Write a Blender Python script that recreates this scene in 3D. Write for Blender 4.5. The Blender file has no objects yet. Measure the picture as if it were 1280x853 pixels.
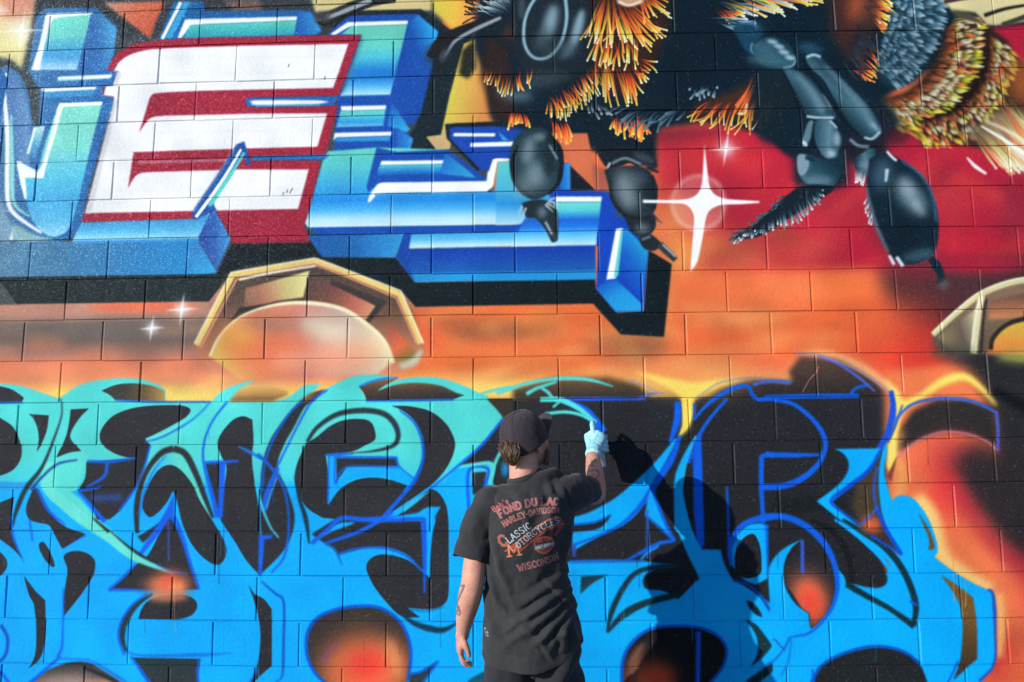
# Painter in front of a muralled concrete-block wall, low sun from the left.
import bpy, bmesh, math, random
import numpy as np
from mathutils import Vector, Matrix, noise
random.seed(5)
R = math.radians
sc = bpy.context.scene
COL = sc.collection
# ---------------------------------------------------------------- camera, sky, sun, exposure
CAM = (0.0, -3.7785, 1.609); YAW, PITCH, ROLL, FPX = -0.02978, 0.13165, 0.00712, 1000.0
cam = bpy.data.cameras.new('camera'); cam_o = bpy.data.objects.new('camera', cam); COL.objects.link(cam_o)
cam.sensor_width = 36.0; cam.lens = 36.0*FPX/1280.0; cam.clip_start = .05; cam.clip_end = 600
cam_o.matrix_world = Matrix.Translation(CAM) @ Matrix.Rotation(-YAW,4,'Z') @ Matrix.Rotation(R(90)+PITCH,4,'X') @ Matrix.Rotation(-ROLL,4,'Z')
sc.camera = cam_o
SUN = Vector((-1.30, -1.0, 0.54)).normalized()           # towards the sun
world = bpy.data.worlds.new('World'); sc.world = world; world.use_nodes = True
nt = world.node_tree; bgn = nt.nodes['Background']
sky = nt.nodes.new('ShaderNodeTexSky'); sky.sky_type = 'NISHITA'; sky.sun_disc = False
sky.sun_elevation = math.asin(SUN.z); sky.sun_rotation = math.atan2(SUN.x, SUN.y); sky.air_density = 1.0; sky.dust_density = .4; sky.ozone_density = 5.0
nt.links.new(sky.outputs[0], bgn.inputs[0]); bgn.inputs[1].default_value = .15
sl = bpy.data.lights.new('sun', 'SUN'); sl.energy = 4.6; sl.angle = R(.55); sl.color = (1.0, .95, .88)
so = bpy.data.objects.new('sun', sl); COL.objects.link(so); so.rotation_euler = SUN.to_track_quat('Z','Y').to_euler(); so.location = SUN*12
sc.view_settings.view_transform = 'Standard'; sc.view_settings.look = 'None'; sc.view_settings.gamma = 1.0; sc.view_settings.exposure = .28
sc.view_settings.use_curve_mapping = False
# ---------------------------------------------------------------- paint canvas (numpy)
class Canvas:
    def __init__(s, w, h, T, I, scale, base):                # T: tracing units -> texels, I: texels -> tracing units
        s.w, s.h, s.T, s.I, s.k = w, h, T, I, scale
        s.cl = None; s.c = np.empty((h, w, 3), np.float32); s.c[:] = hexc(base)
    def mask(s, P, blur=0.0):
        SS = 3
        pad = int(3*blur)+2
        x0 = max(0, int(P[:,0].min())-pad); x1 = min(s.w, int(P[:,0].max())+pad+2)
        y0 = max(0, int(P[:,1].min())-pad); y1 = min(s.h, int(P[:,1].max())+pad+2)
        if x1-x0 < 2 or y1-y0 < 2: return None
        W, Hh = x1-x0, y1-y0
        xa = P[:,0]-x0; ya = (P[:,1]-y0)*SS
        xb = np.roll(xa,-1); yb = np.roll(ya,-1)
        sg = np.where(yb > ya, 1.0, -1.0)
        lo = np.minimum(ya,yb); hi = np.maximum(ya,yb)
        j0 = np.clip(np.ceil(lo-.5),0,Hh*SS).astype(int); j1 = np.clip(np.ceil(hi-.5),0,Hh*SS).astype(int)
        n = j1-j0; n[n<0] = 0
        tot = n.sum()
        if tot == 0: return None
        e = np.repeat(np.arange(len(xa)), n)
        j = np.arange(tot)-np.repeat(np.cumsum(n)-n, n)+j0[e]
        t = (j+.5-ya[e])/(yb[e]-ya[e])
        x = np.clip(xa[e]+t*(xb[e]-xa[e]), 0, W-1.001)
        i = x.astype(int); fr = x-i
        d = np.zeros(Hh*SS*(W+1))
        np.add.at(d, j*(W+1)+i, sg[e]*(1-fr)); np.add.at(d, j*(W+1)+i+1, sg[e]*fr)
        m = np.minimum(np.abs(np.cumsum(d.reshape(Hh*SS, W+1)[:,:W],1)),1).reshape(Hh,SS,W).mean(1).astype(np.float32)
        if blur > .25: m = gblur(m, blur)
        return x0, y0, m
    def comp(s, x0, y0, m, col, alpha=1.0):
        h, w = m.shape
        if s.cl is not None: m = m*s.cl[y0:y0+h, x0:x0+w]
        if isinstance(col, str): c = hexc(col)
        else:
            kind, a, stops = col
            a = np.array(a, float)
            X, Y = s.I(np.arange(x0, x0+w)+.5, (np.arange(y0, y0+h)+.5)[:,None])
            dx, dy = a[2]-a[0], a[3]-a[1]
            t = ((X-a[0])*dx+(Y-a[1])*dy)/(dx*dx+dy*dy)
            ts = [p[0] for p in stops]; cs = np.array([hexc(p[1]) for p in stops])
            t = np.broadcast_to(t, (h,w))
            c = np.stack([np.interp(t, ts, cs[:,n]) for n in range(3)],-1).astype(np.float32)
        v = s.c[y0:y0+h, x0:x0+w]
        v += (c-v)*(m*alpha)[...,None]
    def fill(s, P, col, blur=.55, alpha=1.0):          # P in photo px (already splined)
        r = s.mask(s.T(P), blur*s.k)
        if r: s.comp(*r, col, alpha)
    def clip(s, txt=None):
        s.cl = None
        if txt is None: return
        r = s.mask(s.T(spline(txt, True)), .6*s.k); f = np.zeros((s.h, s.w), np.float32)
        f[r[1]:r[1]+r[2].shape[0], r[0]:r[0]+r[2].shape[1]] = r[2]; s.cl = f
    def P(s, txt, col, blur=.55, alpha=1.0): s.fill(spline(txt, True), col, blur, alpha)
    def L(s, txt, col, blur=.55, alpha=1.0): s.fill(pts(txt)[0], col, blur, alpha)
    def S(s, txt, w, col, blur=.6, alpha=1.0):
        c = spline(txt, False) if isinstance(txt, str) else txt
        s.fill(ribbon(c, w), col, blur, alpha)
    def blob(s, x, y, rx, ry, col, alpha=1.0, ang=0.0, soft=.5):
        t = np.linspace(0, 2*np.pi, 40, endpoint=False); ca, sa = math.cos(math.radians(ang)), math.sin(math.radians(ang))
        q = np.stack([x+rx*np.cos(t)*ca-ry*np.sin(t)*sa, y+rx*np.cos(t)*sa+ry*np.sin(t)*ca], 1)
        s.fill(q, col, soft*min(rx,ry), alpha)
def hexc(h): return np.array([int(h[i:i+2],16)/255 for i in (1,3,5)], np.float32)
def box1(m, r, ax):
    p = np.concatenate([np.zeros_like(np.take(m,[0],ax)), np.cumsum(m, ax, dtype=np.float64)], ax)
    n = m.shape[ax]; i = np.arange(n)
    return ((np.take(p, np.minimum(i+r+1,n), ax)-np.take(p, np.maximum(i-r,0), ax))/(2*r+1)).astype(np.float32)
def gblur(m, sig):
    if sig < .9:                                        # 3-tap
        a = min(.33, sig*sig/2)
        for ax in (0,1):
            q = np.pad(m, [(1,1) if k == ax else (0,0) for k in (0,1)], mode='edge')
            m = (1-2*a)*m+a*(q[:-2] if ax == 0 else q[:,:-2])+a*(q[2:] if ax == 0 else q[:,2:])
        return m
    r = max(1, int(round(math.sqrt(4*sig*sig+1)/2-.5)))
    for _ in range(3):
        m = box1(m, r, 0); m = box1(m, r, 1)
    return m
def pts(txt):
    q, c = [], []
    for t in txt.split():
        c.append(t.endswith('*')); a, b = t.rstrip('*').split(','); q.append((float(a), float(b)))
    return np.array(q), c
def crs(p0, p1, p2, p3, n):
    t = np.linspace(0,1,n,endpoint=False)[:,None]
    return .5*((2*p1)+(-p0+p2)*t+(2*p0-5*p1+4*p2-p3)*t*t+(-p0+3*p1-3*p2+p3)*t**3)
def spline(txt, closed):
    q, c = pts(txt); n = len(q); out = []
    for i in range(n if closed else n-1):
        a, b = i, (i+1)%n
        d = np.hypot(*(q[b]-q[a])); k = max(2, min(16, int(d/3)))
        p0 = q[a]*2-q[b] if (c[a] or (not closed and a == 0)) else q[a-1]
        p3 = q[b]*2-q[a] if (c[b] or (not closed and b == n-1)) else q[(b+1)%n]
        out.append(crs(p0, q[a], q[b], p3, k))
    if not closed: out.append(q[-1:])
    return np.concatenate(out)
def ribbon(c, w):
    if np.isscalar(w): w = [w, w]
    d = np.gradient(c, axis=0); d /= np.maximum(np.hypot(d[:,0], d[:,1]),1e-6)[:,None]
    t = np.concatenate([[0], np.cumsum(np.hypot(*np.diff(c,axis=0).T))]); t /= max(t[-1],1e-6)
    ww = np.interp(t, np.linspace(0,1,len(w)), w)[:,None]/2
    nrm = np.stack([-d[:,1], d[:,0]],1)
    return np.concatenate([c+nrm*ww, (c-nrm*ww)[::-1]])
def V(y0, y1, *cols):                                   # vertical gradient, equally spaced colours
    n = len(cols)-1; return ('lin', (0,y0,0,y1), [(i/n, c) for i, c in enumerate(cols)])
def G(x0, y0, x1, y1, *cols):
    n = len(cols)-1; return ('lin', (x0,y0,x1,y1), [(i/n, c) for i, c in enumerate(cols)])
def VS(*st):                                            # vertical gradient by (y, colour)
    y0, y1 = st[0][0], st[-1][0]; return ('lin', (0,y0,0,y1), [((y-y0)/(y1-y0), c) for y, c in st])
def hair(k, rng, base, tips, n, w, cols, jit=3, curve=.1, blur=.35, al=.95):
    """loose club-shaped sprayed hairs: thin at the root, bright rounded tip"""
    B = spline(base, False); Tt = spline(tips, False)
    if cols[0][0] == '#1c1010': n, w = int(n*.74), w*.86
    for i in range(n):
        u = (i+rng.random())/n
        a = B[int(u*(len(B)-1))]+rng.normal(0, jit, 2)*.6; b = Tt[int(u*(len(Tt)-1))]+rng.normal(0, jit, 2)
        d = b-a; m = (a+b)/2+np.array([-d[1], d[0]])*rng.normal(0, curve)
        t = np.linspace(0,1,8)[:,None]
        c = (1-t)**2*a+2*t*(1-t)*m+t*t*b
        cc = cols[rng.integers(len(cols))]
        col = ('lin', (*a, *b), [(j/(len(cc)-1), x) for j, x in enumerate(cc)])
        k.fill(ribbon(c, [w*.15, w*.4, w*.7, w, w*.8]), col, blur, al)
        q = np.linspace(0, 2*np.pi, 10, endpoint=False); k.fill(b+np.stack([np.cos(q), np.sin(q)],1)*w*.5, cc[-1], blur, al)
def tufts(k, rng, base, tips, rows, n, w, blur=.85):
    """rows of short pointed spindles from the inner edge of a fur ring to its outer edge; rows = list of colour lists"""
    B = spline(base, False); Tt = spline(tips, False); nr = len(rows)
    for r, cols in enumerate(rows):
        for i in range(n):
            u = (i+rng.random()*.9)/n
            p, q = B[int(u*(len(B)-1))], Tt[int(u*(len(Tt)-1))]
            f0 = (r+rng.normal(-.1,.16))/nr; f1 = f0+rng.uniform(1.0,1.7)/nr
            a, b = p+(q-p)*f0+rng.normal(0,1.2,2), p+(q-p)*min(1.12,f1)+rng.normal(0,1.6,2)
            c = a+(b-a)*np.linspace(0,1,7)[:,None]; c += np.array([-(b-a)[1],(b-a)[0]])*(np.sin(np.linspace(0,np.pi,7))*rng.normal(0,.07))[:,None]
            cc = cols[rng.integers(len(cols))]
            k.fill(ribbon(c, [w*.3, w*.9, w, w*.65, w*.1]), ('lin', (*a,*b), [(0,cc[0]),(.5,cc[1]),(1,cc[2])]), blur, .9)
YO = [('#1c1010','#7a2a1a','#d8542a','#f0762e','#e8c83c','#fdf8d8'), ('#1c1010','#a03a20','#e8602c','#f08a34','#ecd850'), ('#1a0e0e','#8a2c1c','#d84a28','#f07a34','#f4c84c'), ('#18140c','#5a4a18','#a89428','#dcd44c','#fdfbe4'), ('#1a100c','#702818','#d85a2a','#e8b83c','#fbf4c0')]
OR = [('#201010','#c03c24','#f0602c','#f49a44'), ('#201010','#e0502a','#f09a3c','#f4e060')]
BG = [('#0c3040','#7c9eb2','#c4dae6'), ('#0a2836','#4c7488','#98b8c8'), ('#0a2836','#6c90a4','#dcebf2'), ('#0a202c','#1c3c4c','#4c7488')]
R1 = [('#4c2c1c','#a84c26','#e07a44'), ('#4c2c1c','#8a5430','#d8a870'), ('#4c2c1c','#7a3a1e','#e06a34')]
R2 = [('#5a4028','#dcd0b0','#fbf8ec'), ('#54441f','#c8c48c','#f4f0d0'), ('#5a2c18','#e86c38','#f49a64'), ('#4a4018','#c8c048','#f0ec98')]
R3 = [('#4a4414','#d0cc38','#f0ee68'), ('#5a3010','#e47c30','#f8ac4c'), ('#5a5024','#e4e0b0','#fdfbec'), ('#3c3c10','#a8b02c','#dce048'), ('#5a4814','#e4cc3c','#f8ec78')]
def paint_background(k, rng):
    K = '#2b2d32'
    k.L('-700,-400 2100,-400 2100,500 -700,500', '#ea7040')
    # left dusty band
    k.L('-700,340 560,340 560,505 -700,505', VS((366,'#c98870'),(384,'#b98672'),(397,'#72645c'),(418,'#6e5c52'),(434,'#a87364'),(448,'#ea8460'),(468,'#f29464'),(484,'#fac468'),(498,'#fddc6c')), 8)
    k.blob(150,408,120,14,'#6a6560',.5); k.blob(60,385,60,8,'#c08a76',.6)
    k.blob(180,376,70,7,'#f06c48',.9,0,.6); k.blob(225,405,40,12,'#7a6a62',.7)
    # right band
    k.L('500,375 1120,375 1120,505 500,505', VS((380,'#ec7038'),(400,'#e06a38'),(430,'#f07040'),(455,'#f28a4e'),(474,'#f8b25c'),(490,'#fdd866')), 10)
    for a in ((605,412,45,13,'#7d5038',.85),(668,414,36,11,'#8f5a3c',.8),(560,405,30,10,'#c06a46',.7),(800,437,75,20,'#6b4834',.75),(885,438,45,15,'#6b4632',.7),(925,418,60,14,'#8c5034',.7),(735,460,60,14,'#f08a5a',.5),(845,462,40,16,'#e8683c',.8),(590,470,60,10,'#f8b470',.5)): k.blob(*a)
    for a in ((560,455,70,12,'#e8602c',.5),(700,455,60,12,'#f0783c',.6),(300,470,40,12,'#fcd468',.6),(90,486,30,9,'#fde070',.8),(215,486,40,9,'#fde070',.8),(640,484,60,8,'#fde070',.7),(720,468,70,9,'#f8a860',.5),(1020,475,50,10,'#f8b860',.6),(940,470,60,10,'#f08a50',.6)): k.blob(*a)
    # red field upper right
    k.L('822,162 1300,130 1300,352 830,345', '#b81f38', 8); k.blob(860,172,50,12,'#6a2430',.6)
    k.L('1290,120 2100,120 2100,420 1290,420', '#8a2034', 12)
    k.blob(905,205,55,28,'#d8303c',.9); k.blob(1000,255,70,40,'#cc2a3c',.8); k.blob(1230,290,60,40,'#c41f36',.8); k.blob(1040,285,40,25,'#d8504a',.5)
    k.blob(845,300,30,60,'#d88048',.95); k.blob(900,318,75,26,'#dc7c46',.95); k.blob(880,275,40,20,'#d0683e',.6); k.blob(990,318,60,22,'#c04c3c',.8); k.blob(1190,250,16,60,'#8c2436',.6,-15)
    k.blob(950,305,45,14,'#8a4a38',.75,-10); k.blob(1265,270,25,40,'#6a2438',.7); k.blob(850,360,16,60,'#f09a52',.9,10)
    for i in range(70):                                  # cloudy, uneven spray
        x, y = rng.uniform(840, 1275), rng.uniform(185, 335)
        k.blob(x, y, rng.uniform(14,46), rng.uniform(8,26), ['#d8323c','#a01a34','#c42038','#dc5040','#8a1c32','#d06a44'][rng.integers(6 if y > 260 and x < 1010 else 5)], rng.uniform(.15,.4), rng.uniform(-40,40))
    # orange field
    k.L('838,344 1095,344 1120,400 1110,452 836,452', '#f07442', 7)
    k.blob(930,405,70,22,'#b85e3a',.7); k.blob(1060,395,60,30,'#f4783e',.8); k.blob(1000,430,60,12,'#f08a50',.7); k.blob(985,365,50,14,'#f47c4c',.8)
    k.blob(1000,462,80,16,'#f29a6a',.8); k.blob(930,455,60,12,'#e85a3a',.7)
    for i in range(90):
        x, y = rng.uniform(530, 1110), rng.uniform(386, 470)
        k.blob(x, y, rng.uniform(14,50), rng.uniform(6,16), ['#f4803c','#e0602c','#f49a58','#b0603a','#e84e2c','#f8ae62'][rng.integers(6)], rng.uniform(.12,.38), rng.uniform(-15,15))
    for i in range(40):
        x, y = rng.uniform(-40, 520), rng.uniform(375, 486)
        k.blob(x, y, rng.uniform(14,40), rng.uniform(5,12), ['#f08a5c','#8a6a5a','#5c504c','#f4a878','#e07850'][rng.integers(5)], rng.uniform(.12,.34))
    # dark smoke right
    k.L('1100,344 1310,330 1310,470 1150,470 1118,420', '#4a2c30', 9)
    k.blob(1150,345,30,14,'#7a2434',.7); k.blob(1230,340,60,10,'#a81f38',.9); k.blob(1150,385,26,30,'#5a2c2c',.7)
    k.blob(1130,440,60,40,'#e2382e',.95); k.blob(1100,415,40,34,'#ee6a3c',.8); k.blob(1150,470,50,30,'#e8402f',.9)
    # far right beyond the frame
    k.L('1285,340 2100,340 2100,960 1285,960', '#3a2a2e', 14)
    k.blob(1480,460,150,60,'#e07848',.9); k.blob(1700,420,140,40,'#a03a3a',.8)
def paint_lower_base(k, rng):
    K = '#2b2d32'
    k.L('-700,500 2100,500 2100,1200 -700,1200', K, .8)
    k.L('640,486 690,474 760,472 800,484 812,502 640,502', V(472,502,'#7a5636','#33302e'), 3)
    k.L('880,505 900,488 940,478 990,482 985,470 1000,450 1050,455 1090,480 1115,505', V(448,502,'#5a4034','#302c2c'), 3)
    k.L('660,500 1110,500 1110,1000 660,1000','#212328',14,.8)
    # right flames
    k.L('1105,470 1310,455 1310,1200 1105,1200', '#ee7a4a', 4)
    k.L('1232,440 1310,440 1310,650 1245,660 1240,560', '#2b2a2e', 10)
    k.L('1115,575 1122,545 1140,520 1170,507 1205,506 1240,520 1246,575 1200,560 1150,560', '#2e2a2a', 3)
    k.P('1118,590 1140,562 1170,549 1200,549 1228,558 1248,578 1240,640 1200,660 1140,640', V(548,650,'#ec6c46','#f0784a'), 3)
    k.blob(1190,585,34,26,'#cc3040',.8); k.blob(1225,592,30,32,'#38282c',.95); k.blob(1205,600,18,18,'#5a2430',.8)
    k.blob(1215,640,40,24,'#b02838',.9); k.blob(1262,640,40,60,'#2c2a2c',.95); k.blob(1250,690,40,30,'#5c2030',.85); k.blob(1275,690,30,50,'#2c2226',.9)
    k.blob(1180,620,20,30,'#e83a38',.8,30); k.blob(1190,650,22,24,'#e8483a',.7); k.blob(1280,740,40,50,'#cf3038',.85); k.blob(1225,700,30,60,'#f07a48',.95,-35); k.blob(1260,765,30,20,'#e8583c',.8)
    k.blob(1245,770,26,40,'#f08650',.85); k.blob(1262,810,34,20,'#b85038',.8); k.blob(1240,840,30,26,'#c02c30',.9); k.blob(1275,850,30,20,'#e0603c',.7)
    k.L('1192,592 1208,574 1250,578 1310,560 1310,720 1265,705 1238,664 1208,628', '#2c2629', 9); k.L('1182,438 1310,438 1310,565 1252,565 1246,520 1226,488 1196,458', '#27272a', 8); k.S('1180,600 1205,640 1240,690 1290,725', [14,18,20,22], '#b8283c', 7, .7)
    k.S('1118,640 1125,600 1118,570 1126,545', [10,14,10,6], '#f4a85c', 4, .9)
    k.S('1140,630 1160,655 1172,700 1200,725 1236,745', [24,22,20,16,12], '#fad27a', 4, .95)
    k.S('1243,750 1246,790 1243,830', [12,12,8], '#f6b46a', 3, .9)
    k.S('1105,482 1118,497 1126,512 1150,503 1172,488 1192,480 1208,480 1226,494 1244,515', [3,10,10,8,10,11,8,6,3], '#fbe064', 2.2)
    k.L('1112,497 1127,514 1134,514 1125,530 1120,550 1118,580 1112,600 1106,590 1108,560 1116,530', '#fadf6a', 1.5)
    k.S('1240,495 1262,508 1290,524', [8,14,18], '#101418', 3)
    k.S('1120,580 1140,562 1170,549 1200,549 1228,558 1246,572', 3, '#c9788a', 1.2, .7)
    k.L('1106,602 1120,575 1116,592 1111,610', '#8a4030', 1)
def paint_gems(k, rng):
    # gem on the left
    k.P('244,428* 272,380 291,336 395,321 434,337 500,364 527,424 529,442 510,460* 440,470 300,470 256,450', V(325,465,'#4c423c','#57463c','#a06a50','#e8906c'), 2)
    k.L('308,356 388,335 380,368 345,372 305,388', G(305,370,385,345,'#8a6250','#b87c62','#cfc080','#ece29c'), 1)
    k.L('388,345 420,346 482,376 463,400 440,388 410,378 385,373', G(385,350,475,395,'#54423c','#7a4c44','#c06a56','#e8b488'), 1.2)
    k.L('285,400 300,380 345,374 380,370 384,376 340,382 305,395 280,420', '#2c2a28', 1.2)
    k.L('415,345 485,375 462,402 457,398 470,380 414,352', '#3a3434', 1.2)
    k.P('262,440* 275,415 300,392 340,378 385,375 430,384 465,408 484,430 490,448 470,466* 300,470*', G(270,440,480,400,'#e0c05c','#e88a5c','#d8806c','#c8a89c','#eee6b8'), 1.5)
    k.S('262,440 275,415 300,392 340,378 385,375 430,384 465,408 484,430 491,452', [3,3,3,4,5,5,5,5,5], '#f4ecc0', 1)
    k.blob(330,430,50,24,'#e8764e',.85); k.blob(350,400,55,12,'#a87868',.7); k.blob(410,410,36,14,'#ece0c4',.85,20); k.blob(440,440,40,20,'#f4b48a',.8); k.blob(300,415,22,14,'#e4a04c',.8); k.blob(400,448,60,16,'#f0a080',.8)
    k.L('484,400 505,420 522,442 512,452 494,450 486,425', G(490,410,515,450,'#b05a48','#e06a40','#6a7a3c'), 2)
    k.S('500,456 517,450 527,436', [8,10,4], '#c8ccb0', 2)
    k.S('246,426 292,339* 395,323* 434,338 500,366* 526,428', [6,7,7,7,7,8], '#e8c870', .8)
    k.S('243,424 290,336* 395,319.5* 435,335 502,362* 529,428', 2.2, '#f3ebc4', .7)
    k.S('250,430 297,344* 394,327* 432,342 496,370* 521,428', 2.4, '#dc9272', .7)
    k.S('300,345 340,337 396,329', 2.5, '#f5efe0', .6)
    # gem on the right edge
    k.P('1166,428* 1195,400 1225,378 1262,362 1300,355* 1300,455 1230,452 1172,442', V(360,450,'#8a6c5a','#7a6450','#5a4c40'), 1.5)
    k.P('1172,428* 1220,395 1226,398 1216,440 1190,445', G(1175,425,1225,410,'#8a8058','#6a5c50','#cfc8a0'), 1.5)
    k.L('1238,385 1300,372 1300,405 1236,408', V(375,405,'#6a4a40','#c88054'), 1.5)
    k.P('1234,450* 1240,430 1260,412 1300,404* 1300,455*', V(405,450,'#d8c048','#e0803c'), 1.5)
    k.S('1238,446 1242,430 1262,413 1300,404', [6,6,6,5], '#2a2624', 1)
    k.S('1166,426 1195,400 1226,377 1262,363 1300,357', 7, '#d6cf9a', .9)
    k.S('1166,424 1195,397 1225,374 1262,360 1300,354', 2, '#f4efd0', .6)
    k.S('1228,378 1222,405 1217,450', [8,9,8], '#e0d8ac', .8)
    k.S('1234,382 1230,405 1226,450', 3, '#2e2a28', .8)
    k.S('1226,380 1220,405 1214,448', 2, '#f8f4dc', .6)
    k.blob(1190,448,26,10,'#4a4a40',.8); k.blob(1275,455,30,8,'#a8ac54',.7)
def paint_left_letters(k, rng):
    # background behind, above the letters
    k.L('-700,-400 560,-400 560,60 -700,60', '#2e363c', 2)
    k.L('-700,40 620,40 620,345 -700,345', '#39434a', 2)
    k.blob(-300,60,200,60,'#d07850',.8); k.blob(-420,-60,200,60,'#d8c98c',.8)
    k.L('-60,-60 60,-60 44,25 32,78 20,66 0,62 -60,60', V(-10,75,'#d89078','#e4cfa0','#ece29c','#d8d294'), 2)
    k.blob(20,4,26,9,'#d88a72',.8); k.blob(5,3,10,6,'#e8d8c0',.8)
    k.L('136,-4 212,-4 200,22 193,42 160,16', G(140,0,195,40,'#d49a80','#d0684c','#c8583c'), 1.5)
    k.L('285,-5 330,-5 335,14 300,10', '#6a5450', 2)
    k.L('395,-5 545,-5 545,12 440,12 425,10 400,12', '#d5c48a', 1.5)
    k.L('-700,334 20,334 26,372 -700,372', '#484e50', 1)
    # piece at far left
    k.P('52,10* 62,2* 126,2* 152,26* 147,62 140,80* 152,80* 146,100* 134,100* 132,112* 147,114* 145,125* 118,213 104,268 92,290* 60,297 30,294 0,292* -60,290* -60,70* 0,82* 12,72* 30,85 40,110 45,145 52,150* 55,105* 40,80*', G(0,100,150,120,'#4c7ba6','#2f6ca6','#2066a8'), .8)
    k.L('12,76 26,90 36,108 42,140 40,200 26,195 14,120', G(14,110,44,110,'#4a78b0','#6a98c4'), 1.5)
    k.P('66,20* 78,12 120,10* 112,45* 102,80* 52,79*', VS((12,'#72d8c4'),(36,'#6cd0c8'),(52,'#46a4cc'),(64,'#4aa0d6'),(78,'#a6d6ee')), .7)
    k.P('63,9* 120,8* 120,11 80,14 70,20 62,45 54,80* 44,79* 55,45', '#f4fafa', .6)
    k.L('120,11 130,8 152,30 147,60 138,80 101,80 112,42', G(108,50,150,45,'#2b62a6','#2f70b2','#4aa4d4'), .8)
    k.L('78,88 145,86 143,91 76,94', V(86,94,'#f4fafa','#e8f6f6','#6ac8cc'), .6)
    k.L('56,102 125,101 124,105 58,107', '#f4fafa', .6); k.L('58,107 124,105 119,113 60,114', '#3c8ec6', .7)
    k.P('78,122* 132,121* 120,165 108,213 100,245 92,270* 85,282 70,288 55,282 42,265 33,235 28,213 25,193* 50,205* 62,165', VS((121,'#80e0ca'),(175,'#7cdace'),(196,'#66c8d8'),(213,'#55c2e0'),(240,'#44aadc'),(268,'#5cbae6'),(288,'#98d8f0')), .7)
    k.S('80,124 70,160 60,192 54,214', [6,6,5,6], '#f6fbfb'); k.L('78,121 132,120 132,124 80,126', '#f6fbfb')
    k.L('24,192 50,206 57,196 55,214 30,214', '#f4fafa', .8); k.S('27,194 31,215 35,240', [7,7,3], '#f6fbfb')
    k.S('-14,160 0,125 8,98 13,84', [6,5,4,2], '#e4f4f4', .8); k.S('13,82 9,100 10,116', [2,5,5], '#eef8f8')
    k.S('10,112 13,160 12,213 13,245 21,259 36,271 54,283', [4,6,6,6,6,5,3], '#f6fbfb')
    k.S('18,135 18,200 19,240 27,254 40,262', [2,5,6,5,2], '#8ed6da', 1)
    k.L('46,151 60,149 56,165 47,190 38,184', V(149,190,'#bfe6e2','#5cb0cc','#3a86c4'), .8); k.S('48,151 38,184', 3, '#f4fafa')
    k.P('0,235 12,262 20,275 16,292 0,292', '#7aa0b8', 2); k.S('21,276 16,291', 5, '#e8f4f4', 1)
    k.P('20,272 45,285 70,291 40,294 20,292', '#88b4b8', 1.5)
    # extrusion under the E
    k.L('-60,293 5,294 248,293 272,336 246,338 -60,338', G(0,315,270,315,'#54809e','#3f7ca8','#2c80bc','#1f92d4'), .8)
    k.L('104,270 243,267 268,258 250,293 92,294', VS((270,'#3e98d0'),(282,'#58b8e4'),(293,'#9ce4f4')), .8)
    k.L('96,293 250,292 250,295 90,297', '#3f9be0', .8)
    k.L('266,258 270,255 291,293 272,333 249,293', G(255,290,288,290,'#2a50a4','#3064b0','#3f9cda'), .8)
    k.L('249,295 272,335 244,338 236,310', G(245,300,260,335,'#2f7cc0','#36a8e0'), .8)
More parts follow.
